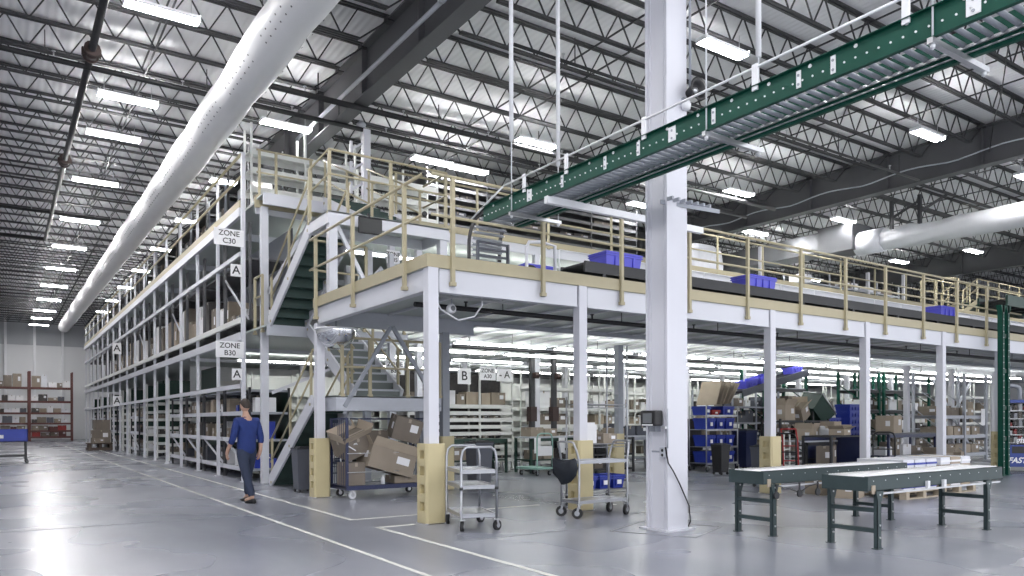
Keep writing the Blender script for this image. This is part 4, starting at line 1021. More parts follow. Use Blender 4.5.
# ------------------------------------------------------------------ shelving behind the long rack front
LEV = ('floor level', 'middle level', 'top level')
def ordbay(i): return f'{ORD[i]} aisle rack bay'
DK = 'shelving units in the left aisle rack'
for i in range(16):
    y0 = UY[i] + .06; w = 2.36 - .12
    # floor level
    if i in (0, 1, 2, 3, 7, 10, 12, 14):
        t = shelf_unit('rack_shelving', f'white braced shelving with dark back, floor level, {ordbay(i)}', 4.72, y0, .9, w, (.28, .95, 1.58, 2.1), 2.15, 'dark', 'greysteel', 1, DK, back=None, lip=.05)
        g = G(); g.bar((-.02, .05, .33), (-.02, w - .05, .9), .03, .05); mk('diagonal_brace', g, 'white', t)
        g = G()
        for z in (.28, .95, 1.58): g.box(-.07, 0, z - .07, -.03, w, z + .03)
        mk('front_rail', g, 'white', t)
        mk('back_panel', G().box(.9, 0, .05, .93, w, 2.1 if i < 3 else 3.1), 'darkgreen', t)
        for k, z in enumerate((.28, .95, 1.58)):
            sh = ('bottom', 'middle', 'top')[k]
            ms = {0: ('blue', 'paper', 'goods'), 1: ('paper', 'goods', 'card2')}.get(i, ('card3', 'goods', 'bin', 'card'))
            if i < 8: fill(f'{sh} floor shelf, {ordbay(i)}', 4.8, y0, z + .005, w, .6, .16, .42, .2, .42, ms, 'y', frac=.8)
            else: fill(f'{sh} floor shelf, {ordbay(i)}', 4.8, y0, z + .005, w, .6, .2, .45, .5, .8, ms, 'y', frac=.9)
    else:
        t = shelf_unit('rack_shelving', f'white bin shelving inside the floor aisle opening, {ordbay(i)}', 4.9, y0 + 1.6, 2.2, .5, (.3, .6, .9, 1.2, 1.5, 1.8, 2.1), 2.9, 'offwhite', 'offwhite', 2, DK, back='darkgreen', lip=.1)
        for k, z in enumerate((.3, .9, 1.5)): fill(f'{("low", "mid", "high")[k]} floor aisle bin shelf, {ordbay(i)}', 4.95, y0 + 1.65, z + .005, 1.2, .38, .12, .2, .2, .4, ('goods', 'card3', 'paper'), 'x')
    # middle level
    z = 3.74
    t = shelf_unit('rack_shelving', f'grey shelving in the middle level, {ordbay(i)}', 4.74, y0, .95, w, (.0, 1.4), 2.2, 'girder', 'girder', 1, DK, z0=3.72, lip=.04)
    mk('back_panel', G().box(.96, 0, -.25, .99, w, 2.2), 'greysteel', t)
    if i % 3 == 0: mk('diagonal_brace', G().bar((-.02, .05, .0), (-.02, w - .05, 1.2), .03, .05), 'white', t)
    if i in (0,): fill(f'middle level shelf, {ordbay(i)}', 4.8, y0, 3.725, w, .6, .15, .4, .25, .5, ('goods', 'card3', 'bin'), 'y', frac=.7)
    elif i < 12: fill(f'middle level shelf, {ordbay(i)}', 4.8, y0, 3.725, w, .7, .5, 1.2, .35, .8, ('card', 'card', 'card3', 'card2', 'paper') if i > 2 else ('card3', 'goods', 'paper', 'card'), 'y', frac=.9)
    # top level
    if i > 0:
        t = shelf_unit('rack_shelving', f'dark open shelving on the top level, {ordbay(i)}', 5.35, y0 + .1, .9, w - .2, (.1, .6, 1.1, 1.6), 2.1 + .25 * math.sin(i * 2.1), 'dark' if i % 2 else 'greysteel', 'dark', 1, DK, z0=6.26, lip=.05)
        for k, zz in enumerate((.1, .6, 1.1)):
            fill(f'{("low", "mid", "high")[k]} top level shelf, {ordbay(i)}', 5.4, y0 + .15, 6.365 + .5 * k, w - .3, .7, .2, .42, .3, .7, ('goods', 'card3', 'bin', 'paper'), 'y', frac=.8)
shelf_unit('rack_shelving', 'white thick edged shelving on the top deck above the stair tower', 4.95, 18.3, 2.6, .6, (.25, .7, 1.15, 1.6), 2.2, 'offwhite', 'offwhite', 2, z0=6.26, lip=.14)
fill('the white shelving above the stair tower', 5.0, 18.32, 6.26 + .26, 2.4, .5, .2, .28, .3, .5, ('goods', 'paper', 'card3'), frac=.7)

# zone signs
def sign(name, label, loc, w, h, lines, size, rz=0, plate='paper'):
    t = thing(name, label, 'sign', loc, rz)
    mk('plate', G().box(-w / 2, -.006, -h / 2, w / 2, .006, h / 2), plate, t)
    n = len(lines)
    for i, s in enumerate(lines): text(s, size, 'lettering', t, (0, -.009, (n - 1) * size * .5 - i * size * 1.02), (math.pi / 2, 0, 0), bold=size * .012)
    return t
t = sign('zone_sign', 'white sign reading ZONE C30 at the top of the rack end', (4.22, 17.42, 5.46), .64, .37, ('ZONE', 'C30'), .165)
sign('zone_sign', 'white sign reading ZONE B30 halfway up the rack end', (4.23, 17.42, 2.97), .60, .36, ('ZONE', 'B30'), .16)
sign('aisle_letter_sign', 'white letter A sign on the rack end below the ZONE C30 sign', (4.37, 17.42, 4.74), .24, .27, ('A',), .26)
sign('aisle_letter_sign', 'white letter A sign on the rack end below the ZONE B30 sign', (4.38, 17.42, 2.42), .22, .25, ('A',), .24)
sign('aisle_letter_sign', 'white letter A sign on the far rack front, upper one', (4.40, 38.5, 4.72), .36, .5, ('A',), .42)
sign('aisle_letter_sign', 'white letter A sign on the far rack front, lower one', (4.40, 38.5, 2.33), .36, .45, ('A',), .40)
# far wall racks
t0 = None
for b in range(4):
    x0 = 4.55 - (b + 1) * 2.75
    lab = ('far wall rack nearest the aisle rack', 'second far wall rack', 'third far wall rack, behind the tray cart', 'fourth far wall rack, at the picture edge')[b]
    t = shelf_unit('pallet_rack', f'rust red {lab}, loaded with cartons', x0, 65.0, 2.65, 1.0, (.35, .8, 1.35, 2.1, 2.95, 3.95), 5.1, 'redsteel', 'redsteel', 1, 'far wall pallet racks', lip=.13, post=.10)
    for k, z in enumerate((.35, .8, 1.35, 2.1, 2.95, 3.95)):
        ms = ('redsteel', 'card3', 'red', 'card') if k < 2 else ('card3', 'card', 'bin', 'paper', 'shrink', 'goods')
        fill(f'{("lowest", "second", "third", "fourth", "fifth", "top")[k]} shelf of the {lab}', x0 + .08, 65.1, z + .006, 2.5, .8, .24, .40 if k < 2 else (.52 if k < 5 else .95), .3, .6, ms, frac=1., gap=.03, nms=('rack_carton', 'rack_crate'))

# ------------------------------------------------------------------ dark shelving on the upper deck and loads
t = shelf_unit('deck_shelving', 'dark grey open shelving on the upper deck behind the tan railing', 10.2, 19.4, 8.2, 1.2, [.1 + .27 * i for i in range(9)], 2.45, 'dark', 'girder', 4, z0=6.26, lip=.09, brace=True)
for k in range(4): fill(f'the {("low", "second", "third", "upper")[k]} shelf of the dark upper deck shelving', 10.3, 19.5, 6.26 + .105 + .54 * k, 8.0, .8, .1, .16, .4, .8, ('goods', 'bin', 'card3'), frac=.45)
t = thing('wrapped_load', 'stretch wrapped white pallet load on the upper deck behind the railing', 'pallet load', (20.6, 18.6, 6.26))
g = G(); P = []
for k, (z, s) in enumerate(((.12, 1), (.6, 1.03), (1.1, .97), (1.3, .7))):
    for i in range(16):
        a = 2 * math.pi * i / 16; w_ = 1 + .04 * math.sin(i * 2.3 + k); c, d = math.cos(a), math.sin(a)
        P.append((.85 * s * w_ * math.copysign(abs(c) ** .5, c), .6 * s * math.copysign(abs(d) ** .5, d), z))
g.add(P, [(k * 16 + i, k * 16 + (i + 1) % 16, k * 16 + 16 + (i + 1) % 16, k * 16 + 16 + i) for k in range(3) for i in range(16)] + [list(range(48, 64))])
mk('wrap', g, 'shrink', t); mk('pallet_base', G().box(-.6, -.5, 0, .6, .5, .14), 'wood', t)
shelf_unit('deck_shelving', 'steel shelving of cartons on the upper deck at right', 26.5, 18.4, 7, .9, (.1, .65), 1.1, 'lightgrey', 'lightgrey', 4, z0=6.26)
for k in range(2): fill(f'the {("low", "top")[k]} shelf of the upper deck carton shelving', 26.6, 18.45, 6.26 + .105 + .55 * k, 6.8, .8, .25, .45, .3, .7, ('card', 'card2', 'card3', 'paper', 'shrink'), frac=.7)
for i, (x, h) in enumerate(((18.6, 1.4), (23.2, 1.5), (30.2, 1.3), (33, 1.5))): one('deck_post', G().box(-.06, -.06, 0, .06, .06, h).box(-.12, -.12, 0, .12, .12, .02), 'column', f'white steel post standing on the upper deck, {ORD[i]} along the railing', 'post', 'white posts on the upper deck', (x, 17.9, 6.26))
# middle level between the decks: shelving seen over the lower deck
ZB = 3.43
for b, (x, y) in enumerate(((8.6, 20.0), (13.0, 20.0), (17.4, 20.0), (21.8, 20.0), (26.2, 20.0), (30.6, 20.0))):
    t = shelf_unit('deck_shelving', f'cream shelving on the lower deck under the upper deck edge, {ORD[b]} along', x, y, 4.2, .6, (.2, .6, 1.0, 1.4, 1.8), 2.4, 'offwhite', 'offwhite', 3, 'cream shelving on the lower deck', z0=ZB, lip=.10)
    for k in range(3): fill(f'the {("low", "middle", "high")[k]} shelf of {ORD[b]} cream lower deck shelving', x + .05, y + .05, ZB + .205 + .8 * k, 4.1, .5, .15, .3, .3, .6, ('card', 'paper', 'card2', 'goods'), frac=.7)

# ------------------------------------------------------------------ strip lights
def strip_unit(L=2.4):
    t = thing('strip_light', '', 'strip light'); mk('housing', G().box(-L / 2, -.045, .0, L / 2, .045, .06), 'pvc', t)
    for s in (-1, 1): mk('tube', G().tube((-L / 2 + .02, s * .075, .02), (L / 2 - .02, s * .075, .02), .02, 8), 'strip', t)
    mk('hanger', G().box(-L * .35 - .01, -.01, .075, -L * .35 + .01, .01, .2).box(L * .35 - .01, -.01, .075, L * .35 + .01, .01, .2), 'steel', t)
    return t
su = strip_unit(); sfirst = [True]
def strip(x, y, z, label, group):
    if sfirst[0]: sfirst[0] = False; su.location = (x, y, z); su['label'] = label; su['group'] = group; return su
    return dup(su, (x, y, z), 0, label, group)
for r, (y, x0, n, z) in enumerate(((14.3, 9.4, 10, 3.05), (16.2, 9.2, 11, 3.05), (18.9, 9.2, 11, 3.1), (23.0, 7.0, 11, 3.15))):
    for i in range(n): strip(x0 + i * 2.75, y, z, f'white strip light under the mezzanine, {ORD[i]} along the {ORD[r]} row from the front', 'strip lights under the mezzanine')
for i in range(9): strip(7.4 + i * 2.75, 18.7, 5.78, f'white strip light under the upper deck, {ORD[i]} along its front row', 'strip lights under the upper deck')
for i in range(0): strip(5.6, 19.5 + i * 5.0, 2.85, f'white strip light inside the floor level of the left aisle rack, {ORD[i]} one deep', 'strip lights in the rack floor level')

# ------------------------------------------------------------------ under the mezzanine: shelving
def ushelf(b, label, x, y, w, zs, zt, bays, m='offwhite', d=.6, cont=None, lip=.05, brace=False, m2=None, back=None, name='floor_shelving'):
    t = shelf_unit(name, label, x, y, w, d, zs, zt, m, m2, bays, None, lip=lip, brace=brace, back=back)
    return t
ushelf(0, 'white bin shelving of close shelves under the mezzanine beyond the silver cart', 8.9, 18.0, 3.3, [.3 + .19 * i for i in range(9)], 2.75, 3, lip=.1, back='goods')
fill('the top of the white close bin shelving beyond the silver cart', 8.95, 18.05, 1.83, 3.2, .5, .25, .4, .25, .5, ('card', 'card2', 'card3', 'paper'))
for k in range(3): fill(f'the {("low", "mid", "upper")[k]} shelf of the white close bin shelving', 8.95, 18.05, .305 + .57 * k, 3.2, .5, .05, .075, .25, .4, ('goods', 'card3'))
UN = ((13.0, 17.9, 3.6, 'white carton shelving beyond the stock cart'), (17.0, 19.5, 4.2, 'white carton shelving left of the building column'), (21.6, 19.5, 4.2, 'white carton shelving behind the blue tote rack'),
      (26.2, 19.2, 4.2, 'white carton shelving under the mezzanine, mid right'), (30.8, 19.2, 4.2, 'white carton shelving under the mezzanine, far right'), (35.4, 18.4, 4.2, 'white shelving beyond the green posts'), (31.5, 15.6, 4.2, 'white shelving behind the grey carton rack'))
for b, (x, y, w, l) in enumerate(UN):
    ushelf(b, l, x, y, w, (.2, .75, 1.25, 1.75, 2.35), 2.9, 3, lip=.09, d=.8)
    for k, z in enumerate((.2, .75, 1.25, 1.75)):
        fill(f'the {("lowest", "second", "third", "top")[k]} shelf of the {l}', x + .06, y + .05, z + .005, w - .1, .7, .2, .36 if k < 3 else .5, .3, .6, ('card', 'card2', 'card3', 'goods', 'paper') if k else ('goods', 'card3'), frac=.85)
for b in range(8): ushelf(b, f'white back row shelving deep under the mezzanine, {ORD[b]} from the stair side', 6.5 + b * 4.6, 24.0, 4.3, (.3, .7, 1.1, 1.5, 1.9, 2.3), 2.9, 3, lip=.14, back='offwhite', d=.6)
for b in range(9): ushelf(b, f'white rear shelving against the back of the mezzanine floor, {ORD[b]} from the stair side', 5.9 + b * 4.6, 28.0, 4.4, (.3, .7, 1.1, 1.5, 1.9, 2.3), 2.9, 3, lip=.12, back='offwhite', d=.6)
struct('wall_partition_rear', G().box(5.7, 29.2, 0, 50, 29.3, 6.1), 'wall')
# hanging aisle signs under the mezzanine
def hsign(label, x, y, z, w, h, lines, size):
    t = sign('aisle_sign', label, (x, y, z), w, h, lines, size)
    for s in (-1, 1): mk('cord', G().bar((s * w * .4, 0, h / 2), (s * w * .4, 0, 3.37 - z), .008, .008), 'steel', t)
hsign('hanging sign with the letter C beside the grey post, under the mezzanine', 9.7, 17.6, 2.52, .42, .45, ('C',), .36)
hsign('hanging sign with the letter B under the mezzanine', 10.25, 17.4, 2.56, .40, .42, ('B',), .34)
t = hsign('hanging sign reading ZONE A30 under the mezzanine', 11.05, 17.5, 2.66, .52, .36, ('ZONE', 'A30'), .15)
hsign('hanging sign with a dash and the letter A beside the ZONE A30 sign', 11.6, 17.5, 2.64, .52, .36, ('- A',), .28)
hsign('white ZONE B30 sign seen behind the stair flight under the mezzanine', 7.85, 16.6, 2.65, .5, .34, ('ZONE', 'B30'), .15)
sign('zone_sign', 'white ZONE C35 sign between the decks behind the side railing', (7.72, 16.4, 5.25), .34, .32, ('ZONE', 'C35'), .13)

# ------------------------------------------------------------------ under the mezzanine: work area things
def bench(name, label, x, y, w, d, h, m='darkgreen', top='lightgrey', cat='workbench', shelf=.35):
    t = thing(name, label, cat, (x, y, 0))
    mk('bench_top', G().box(0, 0, h - .04, w, d, h), top, t)
    for a in (.03, w - .03):
        for b in (.03, d - .03): mk('leg', G().box(a - .03, b - .03, 0, a + .03, b + .03, h - .04), m, t)
    mk('lower_shelf', G().box(.03, .03, shelf - .03, w - .03, d - .03, shelf), m, t)
    mk('apron', G().box(0, 0, h - .12, w, .02, h - .04), m, t)
    return t
bench('workbench', 'green framed workbench behind the pale hand truck', 11.35, 15.9, 2.0, .75, .95)
bench('workbench', 'dark green low bench left of the pale hand truck', 9.2, 16.6, 1.9, .7, .9, top='darkgreen')
bench('workbench', 'packing bench with white papers beyond the stock cart', 13.6, 15.2, 1.9, .8, .95, m='greysteel')
fill('the green framed workbench', 11.4, 16.0, .955, 1.0, .5, .18, .26, .3, .45, ('card2', 'card'))
fill('the lower shelf of the green framed workbench', 11.45, 15.98, .355, 1.8, .5, .2, .35, .3, .5, ('card', 'card3', 'goods'))
fill('the floor under the dark green low bench', 9.25, 16.65, .36, 1.7, .5, .2, .4, .3, .5, ('card', 'card3'))
fill('the packing bench beyond the stock cart', 13.7, 15.3, .955, 1.6, .6, .2, .35, .3, .5, ('card', 'bin', 'paper'))
one('paper_sheet', G().obox((0, 0, 0), (.36, .01, .3), (.9, 0, .2)), 'paper', 'tilted white sheet on the bench beside the second white column', 'paper', loc=(12.9, 15.7, 1.12))
for i, x in enumerate((11.55, 12.35)): one('hanging_paper', G().box(-.1, -.004, -.2, .1, .004, .2), 'paper', f'white paper hung from the workbench edge, {("left", "right")[i]} one', 'paper', loc=(x, 15.88, .72))
def hand_truck(label, x, y, rz=0, m='tealgreen', panel=True, h=1.05):
    t = thing('platform_truck', label, 'hand truck', (x, y, 0), rz)
    w, L = .55, .8
    mk('platform', G().box(-w / 2, 0, .16, w / 2, L, .21), m, t)
    pts = [(-w / 2 + .02, .02, .2), (-w / 2 + .02, .02, h - .12), (-w / 2 + .06, .02, h - .03), (-w / 2 + .14, .02, h), (w / 2 - .14, .02, h), (w / 2 - .06, .02, h - .03), (w / 2 - .02, .02, h - .12), (w / 2 - .02, .02, .2)]
    mk('handle', G().path(pts, .02, 8), m, t)
    if panel: mk('panel', G().box(-w / 2 + .03, .01, .5, w / 2 - .03, .03, .74), 'paper', t)
    else: mk('handle_bar', G().tube((-w / 2 + .02, .02, .62), (w / 2 - .02, .02, .62), .016, 8), m, t)
    for a in (-w / 2 + .07, w / 2 - .07):
        for b in (.1, L - .1): caster(t, a, b, .17, .06)
    return t
hand_truck('pale green platform hand truck with white panel beside the green workbench', 11.15, 15.0, .1)
hand_truck('platform truck with black loop handle behind the farther roller table', 15.1, 11.0, R_(-60), 'black', False)
hand_truck('platform truck with black loop handle beyond the nearer roller table', 18.6, 10.6, R_(-50), 'black', False)
hand_truck('platform truck with cream loop handle among the packing benches', 16.6, 12.0, R_(20), 'offwhite', False)
# blue tote rack cart right of the building column
t = thing('tote_rack', 'wheeled rack of blue totes right of the white building column', 'rack cart', (15.5, 13.7, 0))
for x in (0, 1.25):
    for y in (0, .6): mk('post', G().tube((x, y, .12), (x, y, 1.75), .018, 8), 'chrome', t); caster(t, x, y, .16, .065)
for z in (.22, .66, 1.12, 1.5): mk('shelf', G().box(0, 0, z - .02, 1.25, .6, z).box(0, -.01, z - .04, 1.25, .01, z + .01), 'chrome', t)
BT = 'blue totes on the wheeled rack'
for k, z in enumerate((.22, .66, 1.12)):
    for i, x in enumerate((.26, .64, 1.02)): tote((15.5 + x, 14.0, z + .005), (.33, .5, .3), f'blue tote, {ORD[i]} along the {("bottom", "middle", "third")[k]} shelf of the wheeled tote rack', group=BT)
tote((15.95, 14.0, 1.505), (.32, .5, .14), 'shallow red tote on top of the wheeled tote rack', 'red')
tote((16.45, 14.0, 1.505), (.45, .5, .24), 'blue tote on top of the wheeled tote rack')
tote((15.66, 14.02, 1.505), (.2, .5, .24), 'narrow blue tote on top of the wheeled tote rack at its end')
for i in range(5): one('cardboard_sheet', G().obox((0, 0, .34), (.02, .7, .68), (0, .35 + .07 * i, 0)), ('card2', 'card')[i % 2], f'flat cardboard sheet leaning above the wheeled tote rack, {ORD[i]} of five', 'cardboard', 'leaning cardboard sheets', (15.95 + i * .16, 14.0, 1.76))
wheelie('dark round topped bin beside the wheeled tote rack', 17.3, 13.9, 1.45, 'navy')
t = shelf_unit('floor_shelving', 'grey steel shelving behind the wheeled tote rack', 17.7, 15.6, 3.4, .6, (.3, .8, 1.3, 1.8), 2.3, 'greysteel', 'greysteel', 3)
for k in range(4): fill(f'the {("bottom", "second", "third", "top")[k]} shelf of the grey steel shelving behind the tote rack', 17.75, 15.65, .305 + .5 * k, 3.3, .5, .18, .36, .25, .5, ('goods', 'bin', 'card3', 'card', 'paper'))
# packing station with cartons right of the third column
bench('packing_table', 'steel packing table with cartons beyond the farther roller table', 17.4, 12.0, 2.0, .8, .82, m='dark', top='lightgrey', cat='table')
t = shelf_unit('packing_rack', 'dark packing rack with open cartons on top beyond the third column', 17.6, 12.95, 2.2, .6, (.9, 1.35), 1.4, 'dark', 'dark', 1, lip=.05)
carton('shipping_box', (.62, .5, .42), 'big open carton on the packing rack, left one', (18.00, 13.2, 1.36), (0, 0, .2), 'card2', True)
carton('shipping_box', (.5, .45, .4), 'open carton tipped over on the packing rack, right one', (18.80, 13.2, 1.40), (0, R_(-28), .2), 'card', True)
carton('shipping_box', (.4, .4, .34), 'dark carton inside the packing rack, first of two', (17.95, 13.2, .91), (0, 0, .1), 'card3')
carton('shipping_box', (.36, .4, .3), 'dark carton inside the packing rack, second of two', (18.55, 13.2, .91), (0, 0, -.1), 'goods')
carton('shipping_box', (.5, .45, .3), 'pale carton on the steel packing table', (18.00, 12.4, .825), (0, 0, .3), 'card2', True)
carton('shipping_box', (.4, .4, .38), 'white carton on the steel packing table', (18.60, 12.4, .825), (0, 0, -.2), 'paper')
carton('shipping_box', (.44, .4, .5), 'brown carton standing at the end of the steel packing table', (19.15, 12.45, .825), (0, 0, .15), 'card2')
carton('shipping_box', (.5, .5, .55), 'brown carton on the floor under the packing table', (18.75, 12.3, .36), (0, 0, .3), 'card')
t = thing('sack_truck', 'red sack truck standing by the third column guard', 'hand truck', (15.5, 11.1, 0), R_(-20))
for x in (-.2, .2): mk('upright', G().path([(x, 0, .12), (x, .05, .9), (x, .12, 1.15)], .018, 8), 'red', t)
mk('cross_bars', G().tube((-.2, .02, .4), (.2, .02, .4), .014, 8).tube((-.2, .04, .75), (.2, .04, .75), .014, 8).tube((-.2, .12, 1.15), (.2, .12, 1.15), .016, 8), 'red', t)
mk('toe_plate', G().box(-.22, -.24, .0, .22, .0, .012), 'red', t)
for x in (-.26, .26): mk('wheel', G().tube((x - .03, .08, .12), (x + .03, .08, .12), .12, 16), 'rubber', t)
wheelie('black bin with rolled cloth beside the wheeled tote rack and third column', 15.0, 12.8, 1.0, 'black')
# tilted green hopper and stacked blue totes
t = thing('tilt_hopper', 'dark green hopper tipped over beside the stack of blue totes', 'hopper', (19.6, 13.4, 1.5))
g = G(); P = [(x * .68, y * .68, z * .68) for x, y, z in ((-.5, -.45, 0), (.5, -.45, 0), (.5, .45, 0), (-.5, .45, 0), (-.62, -.5, .75), (.62, -.5, .75), (.62, .5, .75), (-.62, .5, .75))]
q = [tuple(V(p) * .93 + V((0, 0, .05))) for p in P]
Rm = Euler((R_(10), R_(42), 0)).to_matrix()
g.add([Rm @ V(p) for p in P] + [Rm @ V(p) for p in q], [(3, 2, 1, 0), (0, 1, 5, 4), (1, 2, 6, 5), (2, 3, 7, 6), (3, 0, 4, 7), (8, 9, 10, 11), (9, 8, 12, 13), (10, 9, 13, 14), (11, 10, 14, 15), (8, 11, 15, 12), (4, 5, 13, 12), (5, 6, 14, 13), (6, 7, 15, 14), (7, 4, 12, 15)])
mk('hopper_body', g, 'darkgreen', t)
mk('rim', G().path([Rm @ V((x * .69, y * .69, .51)) for x, y in ((-.62, -.5), (.62, -.5), (.62, .5), (-.62, .5))], .025, 6, True), 'steel', t)
mk('liner_bag', G().obox((.36, -.1, .2), (.4, .4, .08), (0, .5, 0)).obox((.55, -.15, .0), (.24, .3, .06), (0, .9, .2)), 'tealgreen', t)
mk('stand', G().bar((-.3, -.25, -1.5), (-.15, -.2, .15), .05, .05).bar((.3, -.25, -1.5), (.12, -.2, .1), .05, .05).bar((-.3, .25, -1.5), (-.15, .2, .15), .05, .05).bar((.3, .25, -1.5), (.12, .2, .1), .05, .05).box(-.3, -.28, -.9, .3, .28, -.86), 'dark', t)
SB = 'stacked blue totes'
for i in range(6): tote((21.2, 13.2, .62 + i * .2), (.62, .5, .215), f'blue tote in the tall stack by the fourth column, {ORD[i]} from the bottom', group=SB, lab=False)
for i in range(4): tote((20.35, 13.35, .62 + i * .2), (.62, .5, .215), f'blue tote in the lower stack under the green hopper, {ORD[i]} from the bottom', group=SB, lab=False)
bench('packing_table', 'dark table carrying the blue tote stacks', 19.6, 12.8, 2.2, .8, .615, m='dark', top='dark', cat='table', shelf=.25)
# dark cage bin and carts in the middle right
t = thing('mesh_cage', 'dark steel cage bin behind the roller tables', 'cage', (17.4, 11.3, 0))
for x in (0, 1.4):
    for y in (0, .8): mk('post', G().box(x - .03, y - .03, 0, x + .03, y + .03, .95), 'dark', t)
for z in (.18, .92): mk('frame', G().box(0, -.02, z, 1.4, .02, z + .04).box(0, .78, z, 1.4, .82, z + .04).box(-.02, 0, z, .02, .8, z + .04).box(1.38, 0, z, 1.42, .8, z + .04), 'dark', t)
mk('side_panel', G().box(.04, .79, .22, 1.36, .8, .92).box(1.38, .03, .22, 1.39, .77, .92), 'navy', t); mk('base', G().box(0, 0, .14, 1.4, .8, .18), 'dark', t)
carton('shipping_box', (.5, .4, .5), 'brown carton leaning inside the dark steel cage bin', (17.8, 11.7, .19), (0, 0, .4), 'card3')
carton('shipping_box', (.45, .4, .16), 'pale open carton lying on the dark cage bin', (18.4, 11.7, .965), (0, 0, .2), 'card2', True)
bench('work_table', 'slate blue work table with equipment behind the nearer roller table', 20.6, 11.6, 2.6, .8, .98, m='navy', top='bin', cat='table')
carton('shipping_box', (.6, .5, .5), 'brown carton standing on the slate blue work table', (21.3, 12.0, .985), (0, 0, .15), 'card2')
fill('the lower shelf of the slate blue work table', 20.7, 11.7, .355, 2.3, .6, .2, .4, .3, .6, ('goods', 'bin', 'card3', 'paper'))
for i, x in enumerate((22.9, 23.7)): carton('shipping_box', (.6, .55, .4), f'carton on the floor beside the slate blue work table, {ORD[i]} of two', (x, 11.4, 0), (0, 0, .3 * i), 'card2', i == 0)
# green racks in the mid right
def green_rack(label, x, y, w, d, zt, zs):
    t = thing('green_rack', label, 'pallet rack', (x, y, 0), 0, 'green upright racks')
    for xx in (0, w):
        for yy in (0, d): mk('post', G().box(xx - .045, yy - .04, 0, xx + .045, yy + .04, zt), 'green', t)
        g = G(); z = .2
        while z < zt - .8: g.bar((xx, 0, z), (xx, d, z + .6), .03, .03); z += .6
        mk('side_brace', g, 'green', t)
    for z in zs: mk('beam', G().box(0, -.03, z - .1, w, .03, z).box(0, d - .03, z - .1, w, d + .03, z), 'dark', t); mk('shelf', G().box(0, 0, z, w, d, z + .02), 'greysteel', t)
    return t
GR = ((20.4, 15.6, 2.2, 'green rack behind the stacked blue totes'), (24.3, 14.6, 1.0, 'narrow green rack right of the fourth column'), (25.6, 14.6, 1.6, 'green rack beyond the slate blue work table'), (28.2, 15.6, 2.4, 'green rack left of the grey carton rack'))
for x, y, w, l in GR:
    zs = (.3, 1.0, 1.7, 2.4); green_rack(l, x, y, w, .9, 3.05, zs)
    for k, z in enumerate(zs[:3]): fill(f'the {("low", "middle", "high")[k]} shelf of the {l}', x + .06, y + .05, z + .025, w - .1, .75, .2, .45, .3, .6, ('goods', 'card3', 'card', 'paper'))
# grey carton rack near the vending machine
t = shelf_unit('carton_rack', 'grey steel rack of cartons left of the green posts', 25.1, 12.4, 3.0, .9, (.25, .85, 1.5), 2.9, 'lightgrey', 'lightgrey', 2, lip=.1, brace=True, post=.08)
for k, z in enumerate((.25, .85, 1.5)): fill(f'the {("low", "middle", "upper")[k]} shelf of the grey carton rack', 25.15, 12.45, z + .005, 2.9, .8, .25, .34, .35, .6, ('card', 'card2', 'card3'))
one('hanging_paper', G().box(-.14, -.004, -.28, .14, .004, .28), 'paper', 'white sheet hanging on the end of the grey carton rack', 'paper', loc=(27.75, 12.33, 1.45))
for i, (x0, z0_, x1, z1) in enumerate(((29.5, .2, 32.5, 2.9), (32.5, .2, 29.5, 2.9))): one('stair_brace', G().bar((x0, 14.9, z0_), (x1, 14.9, z1), .07, .09), 'lightgrey', f'grey diagonal brace behind the grey carton rack, {("rising", "falling")[i]} one', 'brace')
# pallets with bundles behind the roller tables
for n, (x, y, l) in enumerate(((13.3, 7.35, 'wooden pallet of white and blue bundles behind the nearer roller table'), (14.75, 7.45, 'wooden pallet of brown and white bundles behind the nearer roller table'))):
    pallet('wooden_pallet', l, x, y)
    for k in range(4):
        for i in range(3):
            m = ('shrink', 'card2')[(i + n + (k == 3)) % 2] if n else 'shrink'
            g = G(); g.box(-.17, -.42, 0, .17, .42, .13); g.m = 1; g.box(-.175, -.43, .04, .175, .43, .075) 
            one('paper_bundle', g, [m, 'blue' if n == 0 else 'paper'], f'bundle in layer {k + 1}, {ORD[i]} across, on the {("white and blue", "brown and white")[n]} pallet load', 'bundle', 'bundles on the pallets', (x - .38 + i * .38, y, .141 + k * .132))
carton('shipping_box', (.5, .42, .3), 'low pale carton beside the pallet loads, behind the nearer roller table', (12.35, 7.7, 0), (0, 0, .3), 'card2', True)
carton('shipping_box', (.36, .4, .55), 'upright pale carton beside the pallet loads', (12.45, 8.3, 0), (0, 0, -.2), 'card')
wheelie('dark grey bin under the deck beside the pallet loads', 12.9, 9.9, 1.1, 'bin')

# ------------------------------------------------------------------ conveyors on the lower deck
def belt(label, x0, x1, y, w, z, h=.16, m='dark', leg=True, rail_=True):
    t = thing('tote_conveyor', label, 'conveyor', ((x0 + x1) / 2, y, 3.43))
    for s in (-1, 1): mk('side_frame', G().box(x0, y + s * w / 2 - .02, z - h, x1, y + s * w / 2 + .02, z + .02), m, t, True)
    mk('belt', G().box(x0, y - w / 2 + .02, z - .03, x1, y + w / 2 - .02, z), 'black', t, True)
    g = G(); x = x0 + .4
    while x < x1:
        for s in (-1, 1): g.box(x - .03, y + s * w / 2 - .03, 3.43, x + .03, y + s * w / 2 + .03, z - h)
        g.box(x - .02, y - w / 2, 3.6, x + .02, y + w / 2, 3.64); x += 1.8
    mk('leg', g, m, t, True)['label'] = 'dark frame legs'
    g = G(); g.box(x0, y - w / 2 - .01, 3.44, x1, y - w / 2 + .01, z - h - .06)
    mk('mesh_guard', g, 'dark', t, True)
    if rail_:
        g = G(); g.tube((x0, y + w / 2 + .05, z + .32), (x1, y + w / 2 + .05, z + .32), .014, 6); x = x0
        while x < x1: g.tube((x, y + w / 2 + .05, z - .1), (x, y + w / 2 + .05, z + .32), .012, 6); x += 1.2
        mk('guide_rail', g, 'pvc', t, True)
    return t
